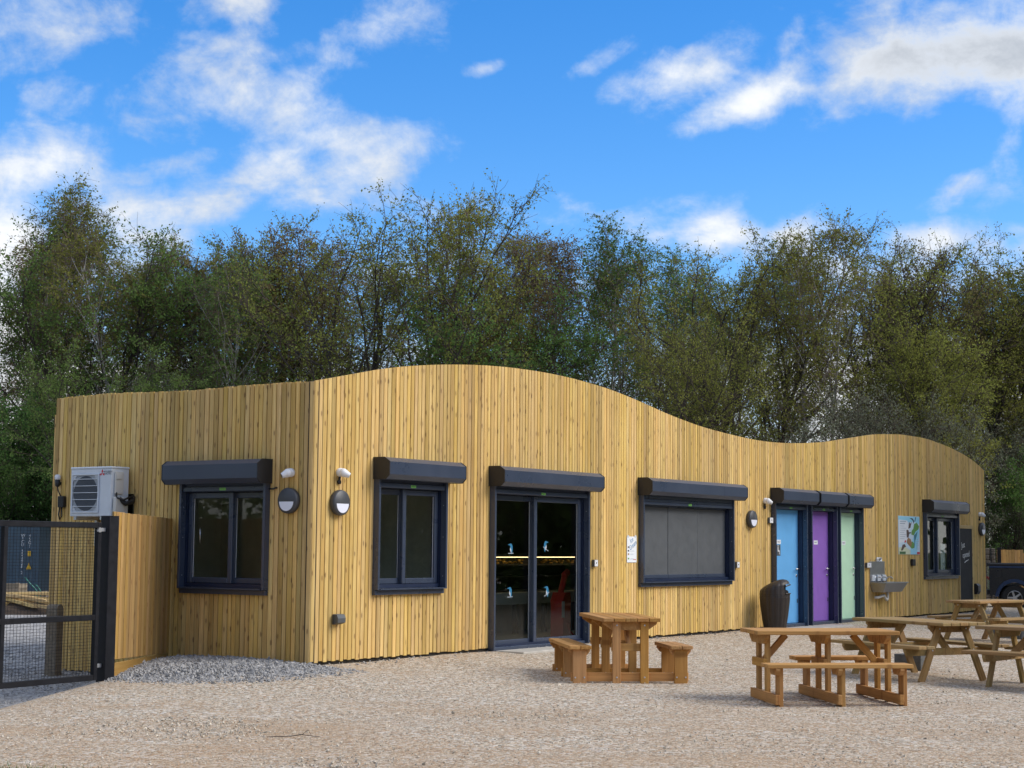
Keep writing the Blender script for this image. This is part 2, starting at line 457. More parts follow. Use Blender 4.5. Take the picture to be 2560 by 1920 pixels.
class MB:
    """collects shapes, builds ONE mesh object"""
    def __init__(s):
        s.v = []; s.f = []; s.gv = []; s.tone = []; s.mi = []; s.cur = 0

    def add(s, vs, fs, gv=None, tone=None):
        o = len(s.v)
        s.v += [tuple(p) for p in vs]
        s.f += [tuple(i + o for i in f) for f in fs]
        s.mi += [s.cur] * len(fs)
        off = (rnd.random() * 40, rnd.random() * 40, rnd.random() * 40)
        g = gv if gv is not None else vs
        s.gv += [(p[0] + off[0], p[1] + off[1], p[2] + off[2]) for p in g]
        t = rnd.random() if tone is None else tone
        s.tone += [t] * len(vs)

    def box(s, lo, hi, c=0.0, mat=None, tone=None):
        """axis box with chamfer c; mat: Matrix applied afterwards"""
        lo = list(lo); hi = list(hi)
        L = [hi[i] - lo[i] for i in range(3)]
        ax = max(range(3), key=lambda i: L[i])
        order = [ax] + [i for i in range(3) if i != ax]
        if c <= 0:
            vs = [(x, y, z) for z in (lo[2], hi[2]) for y in (lo[1], hi[1]) for x in (lo[0], hi[0])]
            fs = [(0, 2, 3, 1), (4, 5, 7, 6), (0, 1, 5, 4), (2, 6, 7, 3), (0, 4, 6, 2), (1, 3, 7, 5)]
        else:
            c = min(c, min(L) * .45)
            vs = []; idx = {}
            for sx in (0, 1):
                for sy in (0, 1):
                    for sz in (0, 1):
                        sg = (sx, sy, sz)
                        for a in range(3):
                            p = []
                            for i in range(3):
                                q = hi[i] if sg[i] else lo[i]
                                if i != a: q += -c if sg[i] else c
                                p.append(q)
                            idx[(sg, a)] = len(vs); vs.append(tuple(p))
            fs = []
            for a in range(3):
                b1, b2 = [i for i in range(3) if i != a]
                for side in (0, 1):
                    q = []
                    for (u, w) in ((0, 0), (1, 0), (1, 1), (0, 1)):
                        sg = [0, 0, 0]; sg[a] = side; sg[b1] = u; sg[b2] = w
                        q.append(idx[(tuple(sg), a)])
                    fs.append(tuple(q))
            for a in range(3):
                b1, b2 = [i for i in range(3) if i != a]
                for u in (0, 1):
                    for w in (0, 1):
                        s0 = [0, 0, 0]; s1 = [0, 0, 0]
                        s0[a] = 0; s1[a] = 1
                        s0[b1] = s1[b1] = u; s0[b2] = s1[b2] = w
                        s0 = tuple(s0); s1 = tuple(s1)
                        fs.append((idx[(s0, b1)], idx[(s1, b1)], idx[(s1, b2)], idx[(s0, b2)]))
            for sx in (0, 1):
                for sy in (0, 1):
                    for sz in (0, 1):
                        sg = (sx, sy, sz)
                        fs.append((idx[(sg, 0)], idx[(sg, 1)], idx[(sg, 2)]))
        gv = [(p[order[0]], p[order[1]], p[order[2]]) for p in vs]
        if mat is not None: vs = [tuple(mat @ Vector(p)) for p in vs]
        s.add(vs, fs, gv, tone)

    def bar(s, p0, p1, w, h, c=0.0, upv=(0, 0, 1), tone=None):
        """box beam from p0 to p1, w across, h along upv"""
        p0 = Vector(p0); p1 = Vector(p1); d = p1 - p0; L = d.length; d.normalize()
        u = Vector(upv); sd_ = d.cross(u)
        if sd_.length < 1e-4: sd_ = d.cross(Vector((0, 1, 0)))
        sd_.normalize(); u = sd_.cross(d).normalized()
        m = Matrix(((d.x, sd_.x, u.x, p0.x), (d.y, sd_.y, u.y, p0.y), (d.z, sd_.z, u.z, p0.z), (0, 0, 0, 1)))
        s.box((0, -w / 2, -h / 2), (L, w / 2, h / 2), c, m, tone)

    def tube(s, pts, r, n=8, caps=True):
        pts = [Vector(p) for p in pts]
        rs = r if isinstance(r, (list, tuple)) else [r] * len(pts)
        vs = []; fs = []
        prev = None
        for i, p in enumerate(pts):
            d = (pts[min(i + 1, len(pts) - 1)] - pts[max(i - 1, 0)]).normalized()
            a = Vector((0, 0, 1)) if abs(d.z) < .9 else Vector((1, 0, 0))
            if prev is not None: a = prev
            x = d.cross(a).normalized(); y = x.cross(d).normalized(); prev = y
            for k in range(n):
                t = 2 * pi * k / n
                vs.append(p + (x * cos(t) + y * sin(t)) * rs[i])
        for i in range(len(pts) - 1):
            for k in range(n):
                a = i * n + k; b = i * n + (k + 1) % n
                fs.append((a, b, b + n, a + n))
        if caps:
            fs.append(tuple(range(n))[::-1]); fs.append(tuple((len(pts) - 1) * n + k for k in range(n)))
        s.add(vs, fs)

    def lathe(s, prof, n=24, mat=None, caps=True):
        """prof: (radius, height) list about z"""
        vs = []; fs = []
        for (r, h) in prof:
            for k in range(n):
                t = 2 * pi * k / n
                vs.append((r * cos(t), r * sin(t), h))
        for i in range(len(prof) - 1):
            for k in range(n):
                a = i * n + k; b = i * n + (k + 1) % n
                fs.append((a, b, b + n, a + n))
        if caps and prof[0][0] > 1e-5: fs.append(tuple(range(n))[::-1])
        if caps and prof[-1][0] > 1e-5: fs.append(tuple((len(prof) - 1) * n + k for k in range(n)))
        if mat is not None: vs = [tuple(mat @ Vector(p)) for p in vs]
        s.add(vs, fs)

    def extrude(s, poly, axis, a, b, mat=None, tone=None):
        """2D polygon poly extruded along axis from a to b ('x': poly is (y,z); 'y': (x,z); 'z': (x,y))"""
        n = len(poly)
        def P(q, t):
            return {'x': (t, q[0], q[1]), 'y': (q[0], t, q[1]), 'z': (q[0], q[1], t)}[axis]
        vs = [P(q, a) for q in poly] + [P(q, b) for q in poly]
        fs = [tuple(range(n))[::-1], tuple(range(n, 2 * n))]
        fs += [(i, (i + 1) % n, n + (i + 1) % n, n + i) for i in range(n)]
        if mat is not None: vs = [tuple(mat @ Vector(p)) for p in vs]
        s.add(vs, fs, tone=tone)

    def build(s, name, mats, parent=None, smooth=False, loc=None, rotz=None):
        me = bpy.data.meshes.new(name)
        me.from_pydata(s.v, [], s.f)
        for m in (mats if isinstance(mats, (list, tuple)) else [mats]):
            me.materials.append(M[m])
        if len(me.materials) > 1: me.polygons.foreach_set('material_index', s.mi)
        a = me.attributes.new('gv', 'FLOAT_VECTOR', 'POINT'); a.data.foreach_set('vector', np.array(s.gv, dtype=np.float32).ravel())
        a = me.attributes.new('tone', 'FLOAT', 'POINT'); a.data.foreach_set('value', np.array(s.tone, dtype=np.float32))
        import bmesh
        bm = bmesh.new(); bm.from_mesh(me); bmesh.ops.recalc_face_normals(bm, faces=bm.faces); bm.to_mesh(me); bm.free()
        if smooth: me.polygons.foreach_set('use_smooth', [True] * len(me.polygons))
        o = bpy.data.objects.new(name, me)
        link(o, parent)
        if loc is not None: o.location = loc
        if rotz is not None: o.rotation_euler = (0, 0, rotz)
        return o


def one(name, mat, parent, fn, smooth=False, **kw):
    b = MB(); fn(b); return b.build(name, mat, parent, smooth, **kw)


def tag(o, label, cat, group=None, kind=None):
    o['label'] = label
    o['category'] = cat
    if group: o['group'] = group
    if kind: o['kind'] = kind
    return o


def thing(name, label, cat, loc=(0, 0, 0), rotz=0.0, group=None):
    o = bpy.data.objects.new(name, None)
    o.empty_display_size = .2
    link(o); o.location = loc; o.rotation_euler = (0, 0, rotz)
    return tag(o, label, cat, group)


def dup(root, loc, rotz, label=None):
    r = root.copy(); C.objects.link(r); r.location = loc; r.rotation_euler = (0, 0, rotz)
    if label: r['label'] = label
    for ch in list(root.children):
        c = ch.copy(); C.objects.link(c); c.parent = r
        for g in ch.children:
            d_ = g.copy(); C.objects.link(d_); d_.parent = c
    return r


def lettering(name, body, size, mat, parent, matrix, spacing=1.0, depth=.0008, align='CENTER'):
    cu = bpy.data.curves.new(name, 'FONT'); cu.body = body; cu.size = size; cu.align_x = align; cu.align_y = 'CENTER'
    cu.extrude = depth; cu.space_character = spacing; cu.space_line = .8
    tmp = bpy.data.objects.new('tmp', cu); C.objects.link(tmp)
    dg = bpy.context.evaluated_depsgraph_get()
    me = bpy.data.meshes.new_from_object(tmp.evaluated_get(dg))
    bpy.data.objects.remove(tmp)
    me.materials.clear(); me.materials.append(M[mat])
    me.transform(matrix)
    o = bpy.data.objects.new(name, me); link(o, parent)
    return o


def face_mat(x, y, z):
    """text lying in the local xz plane, read from -y"""
    return Matrix.Translation((x, y, z)) @ Matrix.Rotation(pi / 2, 4, 'X')


def smooth01(t):
    t = max(0.0, min(1.0, t)); return t * t * (3 - 2 * t)


BX, BY = 25.4, 4.85


def gz(x, y):
    dx = max(0, -x, x - BX); dy = max(0, -y, y - BY); dd = hypot(dx, dy)
    z = -(0.045 * min(dd, 2.5) + 0.012 * max(0, min(dd, 18) - 2.5))
    if x < 1: z += -.26 * smooth01((y - 2.2 - .55 * min(0, x)) / 1.5) * smooth01((1 - x) / 1)
    return z

# ------------------------------------------------------------------ ground
def make_ground():
    def axis(lo, hi, dense_lo, dense_hi, step):
        a = list(np.arange(dense_lo, dense_hi, step))
        s, x = step, dense_hi
        while x < hi: a.append(x); s *= 1.25; x += s
        a.append(hi)
        s, x = step, dense_lo
        pre = []
        while x > lo:
            s *= 1.25; x -= s; pre.append(max(x, lo))
        return np.array(sorted(set(pre + a)))
    xs = axis(-700, 900, -14, 30, .22); ys = axis(-700, 900, -15, 9, .22)
    nx, ny = len(xs), len(ys)
    rs = np.random.RandomState(3)
    V = []; Z = []
    for j, y in enumerate(ys):
        for i, x in enumerate(xs):
            z = gz(x, y)
            inside = (0 < x < BX and 0 < y < BY)
            if not inside:
                z += .010 * sin(x * 1.7 + y * .9) * sin(y * 1.3 - x * .4) + rs.uniform(-.004, .004)
            else:
                z -= .05
            # low heap of grey stone against the shaded end wall
            h = max(0.0, 1 - ((x + .75) / 1.25) ** 2 - ((y - 1.05) / 1.75) ** 2)
            z += .06 * smooth01(h) if x < 0 else 0
            V.append((x, y, z))
            g1 = max(0.0, 1.15 - ((x + .5) / 1.75) ** 2 - ((y - .85) / 1.75) ** 2) if x < .3 else 0
            g2 = smooth01((y - (1.2 + .5 * min(0, x + 1.9) * 0 + (.55 * (x + 1.9) if x > -1.9 else 0))) / .5) if x < 2 else 0
            if y > 6: g2 = 1.0
            dv = (x - CAM[0]) * _fh[0] + (y - CAM[1]) * _fh[1]
            near = smooth01((20 - dv) / 6)
            soil = smooth01((dv - 58) / 4)
            lat = (x - CAM[0]) * _rt[0] + (y - CAM[1]) * _rt[1]
            gr = smooth01(1 - hypot((dv - 10.9) / .9, (lat + 3.15) / .75))
            soil = max(soil, .9 * gr)
            Z.append((min(1, max(g1, g2)), near, soil, 1))
    fs = [(j * nx + i, j * nx + i + 1, (j + 1) * nx + i + 1, (j + 1) * nx + i) for j in range(ny - 1) for i in range(nx - 1)]
    me = bpy.data.meshes.new('ground'); me.from_pydata(V, [], fs)
    a = me.color_attributes.new('zone', 'FLOAT_COLOR', 'POINT'); a.data.foreach_set('color', np.array(Z, dtype=np.float32).ravel())
    me.materials.append(M['gravel'])
    me.polygons.foreach_set('use_smooth', [True] * len(me.polygons))
    o = bpy.data.objects.new('ground', me); link(o); o['kind'] = 'structure'
    o['label'] = 'pale brown gravel yard spreading in front of the timber building'


make_ground()


def gheap(x, y):
    h = max(0.0, 1 - ((x + .75) / 1.25) ** 2 - ((y - 1.05) / 1.75) ** 2)
    return gz(x, y) + (.06 * smooth01(h) if x < 0 else 0)


def scatter(name, mat, spots, label, cat):
    rs = np.random.RandomState(5)
    V = []; Fc = []
    base = np.array([(1, 0, 0), (-1, 0, 0), (0, 1, 0), (0, -1, 0), (0, 0, 1), (0, 0, -1)], float)
    tri = [(0, 2, 4), (2, 1, 4), (1, 3, 4), (3, 0, 4), (2, 0, 5), (1, 2, 5), (3, 1, 5), (0, 3, 5)]
    tone = []
    for (x, y, r) in spots:
        b = base * rs.uniform(.55, 1.25, (6, 1)) * np.array([r, r * rs.uniform(.5, 1), r * rs.uniform(.35, .7)])
        q = rs.normal(size=(3, 3)); q, _ = np.linalg.qr(q)
        b = b @ q.T + np.array([x, y, gheap(x, y) + r * .18])
        o = len(V); V += [tuple(p) for p in b]; Fc += [tuple(i + o for i in t) for t in tri]
        tone += [rs.rand()] * 6
    me = bpy.data.meshes.new(name); me.from_pydata(V, [], Fc); me.materials.append(M[mat])
    o = bpy.data.objects.new(name, me); link(o)
    return tag(o, label, cat, kind='stuff')


def make_scatter():
    rs = np.random.RandomState(9)
    sp = []
    while len(sp) < 5200:
        x, y = rs.uniform(-2.6, .05), rs.uniform(-1.2, 2.9)
        q = ((x + .55) / 1.75) ** 2 + ((y - .85) / 1.75) ** 2
        if q > 1.05 + rs.uniform(-.35, .12) or y > 2.4 + .53 * x: continue
        sp.append((x, y, rs.uniform(.012, .034) * (1.5 if rs.rand() < .06 else 1)))
    for _ in range(260):    # strays along the foot of the sunny wall and on the yard
        x = rs.uniform(0, 13); sp.append((x, -abs(rs.normal(0, .12)) - .02, rs.uniform(.010, .028)))
    for _ in range(2500):
        y = rs.uniform(2.0, 7.5); x = rs.uniform(-3.2, -.05)
        if y < 2.5 + .53 * max(x, -1.9): continue
        sp.append((x, y, rs.uniform(.012, .03)))
    scatter('loose_stones', 'grey_stone', sp, 'grey crushed stone heaped against the shaded end wall', 'stones')
    sp = []
    for cx, cy, s, n in [(-5.2, -3.2, .6, 240), (-4.6, -2.7, .45, 160), (-2.2, -4.8, .35, 70), (-6.6, -2.1, .4, 120), (-5.9, -5.4, .3, 60), (2.0, -7.4, .3, 40)]:
        for _ in range(n):
            a, b = rs.normal(0, s, 2) * (1, .5); sp.append((cx + a * .56 + b * .8, cy - a * .82 + b * .56, rs.uniform(.009, .024)))
    while len(sp) < 15000:
        dv = 9.5 + 16 * rs.rand() ** 1.3; lat = rs.uniform(-.34, .34) * dv
        p = CAM[:2] + _fh[:2] * dv + _rt[:2] * lat
        if p[1] > -.05 and p[0] > -.05: continue
        if p[1] > 2.3 + .53 * p[0]: continue
        sp.append((p[0], p[1], rs.uniform(.005, .0125) if rs.rand() > .04 else rs.uniform(.014, .026)))
    scatter('gravel_chips', 'chip_pale', sp, 'pale loose gravel chips strewn over the yard', 'gravel')


make_scatter()

# ------------------------------------------------------------------ the timber building
WAVE = [(0, 3.555), (.53, 3.66), (1.0, 3.76), (1.49, 3.86), (2.35, 3.98), (3.26, 4.07), (4.04, 4.12), (4.85, 4.14), (5.72, 4.135), (6.4, 4.10), (7.0, 4.06),
        (7.4, 4.02), (8.3, 3.9), (9.06, 3.78), (10.26, 3.64), (11.32, 3.57), (12.45, 3.52), (13.41, 3.52), (14.5, 3.57), (15.66, 3.66),
        (16.79, 3.8), (18.29, 3.98), (19.79, 4.07), (21.39, 4.07), (22.85, 3.96), (24.14, 3.8), (24.94, 3.63), (25.42, 3.49)]
_wx = np.array([p[0] for p in WAVE]); _wz = np.array([p[1] for p in WAVE])


def wave(x):
    # smoothed interpolation of the roof line
    return float(np.mean([np.interp(x + d_, _wx, _wz) for d_ in (-.35, -.18, 0, .18, .35)])) if .4 < x < 25 else float(np.interp(x, _wx, _wz))


ZH = 2.30
HOLES_F = [(1.21, 2.71, .88, ZH), (3.86, 6.45, -.2, ZH), (8.14, 11.43, .88, ZH), (13.16, 17.42, -.2, ZH), (21.12, 23.29, .86, ZH)]
HOLES_L = [(.72, 2.24, .88, 2.22), (3.21, 3.40, 1.86, 2.16)]     # along the end wall, measured from the corner

cafe = thing('timber_building', 'long low building clad in vertical yellow timber boards with a wavy roof line', 'building')


def segs(total, holes, step):
    cuts = sorted(set([0.0, total] + [h[0] for h in holes] + [h[1] for h in holes]))
    out = []
    for a, b in zip(cuts, cuts[1:]):
        if b - a < .01: continue
        n = max(1, round((b - a) / step))
        w = [rnd.uniform(.9, 1.1) for _ in range(n)]; sw = sum(w); x = a
        for q in w:
            out.append((x, x + q / sw * (b - a))); x += q / sw * (b - a)
    return out


def clad(total, holes, top, bottom, step, place, box_of, limit, parent, tops_jit=.0):
    """vertical boards; the ones the photo shows largest are parts, the rest one joined part"""
    rest = MB(); cnt = 0
    for (a, b) in segs(total, holes, step):
        xm = (a + b) / 2
        spans = [(bottom(xm), None)]
        hs = sorted([h for h in holes if h[0] <= xm <= h[1]], key=lambda h: h[2])
        pieces = []; z = bottom(xm)
        for h in hs:
            if h[2] > z + .05: pieces.append((z, h[2], False))
            z = h[3]
        pieces.append((z, None, True))
        # a few boards are made of two lengths
        dep = rnd.uniform(0, .005); tone = rnd.choice((.2, .4, .5, .6, .65, .7, .75, .9)) + rnd.uniform(-.12, .1)
        g = .0042 + rnd.uniform(0, .0028)
        for (z0, z1, istop) in pieces:
            bm_ = MB() if cnt < limit else rest
            ta, tb = top(a + g), top(b - g)
            j = rnd.uniform(-tops_jit, tops_jit)
            za, zb = (ta + j, tb + j) if istop else (z1, z1)
            z0j = z0 + (rnd.uniform(-.012, .012) if z0 == bottom(xm) else 0)
            a1, b1 = a + g, b - g; f0, f1 = -dep, .022; cc = .004
            prof = [(a1, f1), (a1, f0 + cc), (a1 + cc, f0), (b1 - cc, f0), (b1, f0 + cc), (b1, f1)]
            n = len(prof)
            def zt(x): return za + (zb - za) * (x - a1) / (b1 - a1)
            vs = [(x, y, z0j) for x, y in prof] + [(x, y, zt(x)) for x, y in prof]
            fs = [tuple(range(n))[::-1], tuple(range(n, 2 * n))] + [(i, (i + 1) % n, n + (i + 1) % n, n + i) for i in range(n)]
            gv = [(p[2], p[0], p[1]) for p in vs]
            bm_.add([place(p) for p in vs], fs, gv, tone)
            if cnt < limit:
                bm_.build('board', 'clad', parent)
            cnt += 1
    if rest.v:
        o = rest.build('boards', 'clad', parent); o['kind'] = 'stuff'
    return cnt


def wall_part(total, holes, top, bottom, place, parent):
    """the dark backing behind the boards, cut round the openings"""
    b = MB()
    cuts = sorted(set(list(np.linspace(0, total, 40)) + [h[0] for h in holes] + [h[1] for h in holes]))
    for x0, x1 in zip(cuts, cuts[1:]):
        if x1 - x0 < 1e-4: continue
        xm = (x0 + x1) / 2; z = bottom(xm) - .05
        spans = []
        for h in sorted([h for h in holes if h[0] < xm < h[1]], key=lambda h: h[2]):
            if h[2] > z + .01: spans.append((z, z, h[2], h[2]))
            z = h[3]
        spans.append((z, z, top(x0) - .012, top(x1) - .012))
        for (za, zb, zc, zd) in spans:
            vs = [(x0, .024, za), (x1, .024, zb), (x1, .024, zd), (x0, .024, zc), (x0, .16, za), (x1, .16, zb), (x1, .16, zd), (x0, .16, zc)]
            b.add([place(p) for p in vs], [(0, 1, 2, 3), (5, 4, 7, 6), (4, 0, 3, 7), (1, 5, 6, 2), (3, 2, 6, 7), (4, 5, 1, 0)])
    return b.build('wall', 'membrane', parent)


front = lambda p: p
endw = lambda p: (p[1], p[0], p[2])          # along the end wall from the corner, depth into the building
NB = 300
wl = wall_part(BY, HOLES_L, lambda s: 3.545, lambda s: (.0 if s < 2.6 else -.28), endw, cafe)
cnt = clad(BY, HOLES_L, lambda s: 3.545 + .012 * sin(s * 2.1), lambda s: (.0 + .012 * sin(s * 5) if s < 2.6 else (-.27 if s < 4.55 else -.37)), .081, endw, None, 200, wl, .006)
wf = wall_part(BX, HOLES_F, wave, lambda s: .03, front, cafe)
cnt2 = clad(BX, HOLES_F, wave, lambda s: .035, .0815, front, None, NB - cnt, wf)
# the far end, the back and the flat roof
one('wall', 'clad', cafe, lambda b: [b.box((BX - .001, y, 0), (BX + .022, y + .074, 3.47)) for y in np.arange(.03, BY - .05, .081)])
one('wall', 'clad', cafe, lambda b: [b.box((x, BY, -.2), (x + .15, BY + .022, 3.3)) for x in np.arange(0, BX - .1, .156)])
one('wall', 'room_wall', cafe, lambda b: (b.box((.17, BY - .12, -.04), (BX - .1, BY - .02, 3.2)), b.box((BX - .12, .17, -.04), (BX - .02, BY - .13, 3.2)),
                                         b.box((3.25, .17, 0), (3.35, BY - .13, 2.59)), b.box((12.6, .17, 0), (12.7, BY - .13, 2.8)), b.box((18.2, .17, 0), (18.3, BY - .13, 2.8))))
one('roof', 'dark_grey_plastic', cafe, lambda b: b.box((.17, .17, 2.95), (BX - .13, BY - .13, 3.1)))
one('ceiling', 'room_wall', cafe, lambda b: b.box((.17, .17, 2.60), (BX - .13, BY - .13, 2.64)))
one('floor', 'room_floor', cafe, lambda b: b.box((.17, .17, -.10), (BX - .13, BY - .13, .012)))
one('plinth', 'concrete', cafe, lambda b: (b.box((.06, .06, -.45), (BX - .06, .10, .03)), b.box((.06, .10, -.6), (.10, BY, .03))))


def shutter_box(parent, x0, x1, z0=2.36, z1=2.645, dep=.28, ends=True, seam=None):
    c1, c2 = .058, .062
    prof = [(.0, z0), (-(dep - c2), z0), (-dep, z0 + c2), (-dep, z1 - c1), (-(dep - c1 * 1.5), z1), (.0, z1)]
    def mk(b):
        if seam:
            b.extrude(prof, 'x', x0 + .012, seam - .002); b.extrude(prof, 'x', seam + .002, x1 - .012)
        else:
            b.extrude(prof, 'x', x0 + .012, x1 - .012)
    sb = one('shutter_box', 'anthracite', parent, mk)
    p2 = [(y * 1.012, z + (.004 if z > 2.5 else -.004)) for y, z in prof]
    p2 = [(min(y, -.002), z) for y, z in p2]
    if ends:
        one('end_cap', 'end_cap', sb, lambda b: b.extrude(p2, 'x', x0, x0 + .012))
        one('end_cap', 'end_cap', sb, lambda b: b.extrude(p2, 'x', x1 - .012, x1))
    return sb


def opening(kind, x0, x1, z0, z1, loc, rotz, box, mirror=False, seam=None, boxz=(2.36, 2.645), label=None):
    """a shuttered opening; local x along the wall, -y outwards"""
    w = x1 - x0; gd = .10
    b = MB()
    # jamb liners behind the guides
    b.box((0, .001, z0), (.045, .15, z1)); b.box((w - .045, .001, z0), (w, .15, z1)); b.box((.045, .001, z1 - .05), (w - .045, .15, z1 - .0))
    if kind != 'door': b.box((.045, .001, z0), (w - .045, .15, z0 + .05))
    root = b.build(kind if kind != 'hatch' else 'serving_hatch', 'frame_dark', cafe, loc=loc, rotz=rotz)
    if label: root['label'] = label
    zt = boxz[0] + .01
    for xa in (-.008, w - .032):
        g = one('guide_rail', 'anthracite', root, lambda b: b.box((xa, -gd, z0 - .02), (xa + .04, -.0015, zt), .004))
        one('screw', 'galvanised', g, lambda b: [b.lathe([(.006, 0), (.005, .003), (0, .0035)], 8, Matrix.Translation((xa + (.04 if xa < .1 else 0) * 1.0, -.05, z)) @ Matrix.Rotation(pi / 2 * (1 if xa < .1 else -1), 4, 'Y')) for z in (z0 + .15, (z0 + z1) / 2, z1 - .25)])
    shutter_box(root, box[0], box[1], boxz[0], boxz[1], seam=seam)
    # folded shutter: bottom slat hanging under the box
    nsl = 3 if kind == 'hatch' else 1
    sl0 = z1 - .045 - (.05 if kind == 'hatch' else 0)
    for i in range(nsl):
        zz = sl0 + i * .052
        sl = one('slat', 'anthracite', root, lambda b: b.box((.034, -.075, zz), (w - .034, -.055, zz + (.062 if nsl == 1 else .049)), .006))
        if i == 0:
            one('sticker', 'sticker_green', sl, lambda b: b.box((w * .5 - .055, -.0775, zz + .012), (w * .5 + .055, -.0755, zz + .045)))
            lettering('lettering', '<PUSH>', .028, 'dark_green_print', sl, face_mat(w * .5, -.0785, zz + .028), depth=.0003)
    one('lintel', 'frame_dark', root, lambda b: b.box((.034, -.05, z1 - .03), (w - .034, -.0, boxz[0])))
    if kind in ('window', 'hatch'):
        one('sill', 'anthracite', root, lambda b: (b.box((-.008, -.055, z0 - .085), (w + (.0), -.0015, z0 - .0225), .003), b.box((.033, -.115, z0 - .019), (w - .033, .0, z0 - .003))))
    gl0, gl1 = .046, w - .046
    if kind in ('window', 'glass_door'):
        zb = z0 + (.051 if kind == 'window' else .02); zc = z1 - .055; fw = .075 if kind == 'window' else .08
        mid = (gl0 + gl1) / 2 - (.03 if not mirror else -.03)
        def sash(nm, a, c, y0, y1, fw_):
            def mk(b):
                b.box((a, y0, zb), (a + fw_, y1, zc), .008); b.box((c - fw_, y0, zb), (c, y1, zc), .008)
                b.box((a + fw_, y0 + .002, zb), (c - fw_, y1, zb + fw_), .008); b.box((a + fw_, y0 + .002, zc - fw_), (c - fw_, y1, zc), .008)
            s_ = one('sash', 'anthracite', root, mk)
            one('pane', 'pane_glass', s_, lambda b: b.box((a + fw_ - .004, (y0 + y1) / 2 + .004, zb + fw_ - .004), (c - fw_ + .004, (y0 + y1) / 2 + .010, zc - fw_ + .004)))
            one('bead', 'white_plastic', s_, lambda b: b.box((c - fw_ - .006 if not mirror else a + fw_, y0 + .03, zb + fw_), (c - fw_ if not mirror else a + fw_ + .006, y0 + .034, zc - fw_)))
            return s_
        if not mirror:
            sA = sash('s', gl0, mid + .03, .092, .146, fw); sB = sash('s', mid - .055, gl1 - .002, .030, .088, fw)
        else:
            sA = sash('s', mid - .03, gl1, .092, .146, fw); sB = sash('s', gl0 + .002, mid + .055, .030, .088, fw)
        if kind == 'glass_door':
            one('handle', 'steel', sA, lambda b: b.tube([(gl0 + .05, .085, 1.02), (gl0 + .05, .04, 1.04), (gl0 + .05, .03, 1.12), (gl0 + .05, .04, 1.22), (gl0 + .05, .085, 1.24)], .012, 8), True)
            one('threshold', 'anthracite', root, lambda b: b.box((0.034, -.05, -.01), (w - .034, .15, z0 + .018), .006))
        return root, sA, sB, (gl0, gl1, mid, zb, zc, fw)
    return root, None, None, (gl0, gl1, 0, 0, 0, 0)


# windows, glass door, hatch along the sunny wall
w1, *_ = opening('window', 1.21, 2.71, .93, ZH, (1.21, 0, 0), 0, (-.03, 1.68), label='narrow sliding window under a grey shutter box')
gdoor, sA, sB, gi = opening('glass_door', 3.86, 6.45, .03, ZH, (3.86, 0, 0), 0, (-.04, 2.73), label='wide sliding glass door under a grey shutter box')
hatch, _, _, hi_ = opening('hatch', 8.14, 11.43, .93, ZH, (8.14, 0, 0), 0, (-.04, 3.47), seam=2.55, label='closed serving hatch of three grey panels')
hw = 11.43 - 8.14
for i in range(3):
    a = .046 + i * (hw - .092) / 3; c = a + (hw - .092) / 3
    p = one('panel', 'hatch_grey', hatch, lambda b: b.box((a + .004, .070 - .004 * (i % 2), .985), (c - .004, .095, ZH - .125), .004))
    one('rail', 'anthracite', p, lambda b: (b.box((a + .004, .055, ZH - .122), (c - .004, .098, ZH - .06), .004), b.box((a + .004, .058, .982), (c - .004, .069 - .004 * (i % 2), 1.04), .003)))
wlast, sC, sD, _ = opening('window', 21.12, 23.29, .91, ZH, (21.12, 0, 0), 0, (-.04, 2.38), label='sliding window beside the chalkboard')
# three lavatory doors
for i, (x0, x1, bx0, bx1, col, dcol) in enumerate([(13.16, 14.60, -.04, 1.60, 'door_blue', 'blue'), (14.80, 16.06, .04, 1.38, 'door_purple', 'purple'), (16.20, 17.42, .04, 1.34, 'door_green', 'pale green')]):
    root, _, _, _ = opening('door', x0, x1, .0, ZH, (x0, 0, 0), 0, (bx0, bx1), label='flush %s lavatory door in a dark shutter frame' % dcol)
    w = x1 - x0
    lf = one('leaf', col, root, lambda b: b.box((.047, .095, .06), (w - .047, .14, ZH - .052), .003))
    one('threshold', 'anthracite', root, lambda b: b.box((.034, -.05, -.03), (w - .034, .149, .055), .004))
    one('handle', 'steel', lf, lambda b: (b.lathe([(.026, 0), (.026, .012), (.0, .013)], 14, Matrix.Translation((w - .13, .095, 1.10)) @ Matrix.Rotation(pi / 2, 4, 'X')),
                                          b.tube([(w - .13, .09, 1.10), (w - .13, .04, 1.10), (w - .16, .035, 1.10), (w - .27, .035, 1.10)], .011, 8)), True)
    one('lock', 'steel', lf, lambda b: b.lathe([(.028, 0), (.028, .010), (.0, .012)], 14, Matrix.Translation((w - .13, .095, .97)) @ Matrix.Rotation(pi / 2, 4, 'X')), True)
    one('lock', 'dark_grey_plastic', lf, lambda b: b.box((w - .115, .088, .44), (w - .085, .0952, .52), .003))
    px = .42 if i == 0 else (.50 if i == 1 else .50)
    sg = one('sign_plate', 'paper', lf, lambda b: b.box((px, .0915, 1.585), (px + .19, .0948, 1.665), .002))
    lettering('lettering', 'TOILET', .045, 'ink_dark', sg, face_mat(px + .095, .0908, 1.625), depth=.0003)
    if i == 0:
        pg = one('pictogram', 'hatch_grey', lf, lambda b: b.box((px + .02, .0915, 1.36), (px + .17, .0948, 1.57), .002))
        one('pictogram', 'paper', pg, lambda b: (b.box((px + .05, .0905, 1.46), (px + .075, .0913, 1.53)), b.box((px + .05, .0905, 1.44), (px + .13, .0913, 1.46)),
                                              b.lathe([(.014, 0), (.014, .0008)], 10, Matrix.Translation((px + .062, .0913, 1.55)) @ Matrix.Rotation(pi / 2, 4, 'X')),
                                              b.box((px + .115, .0905, 1.385), (px + .13, .0913, 1.44))))
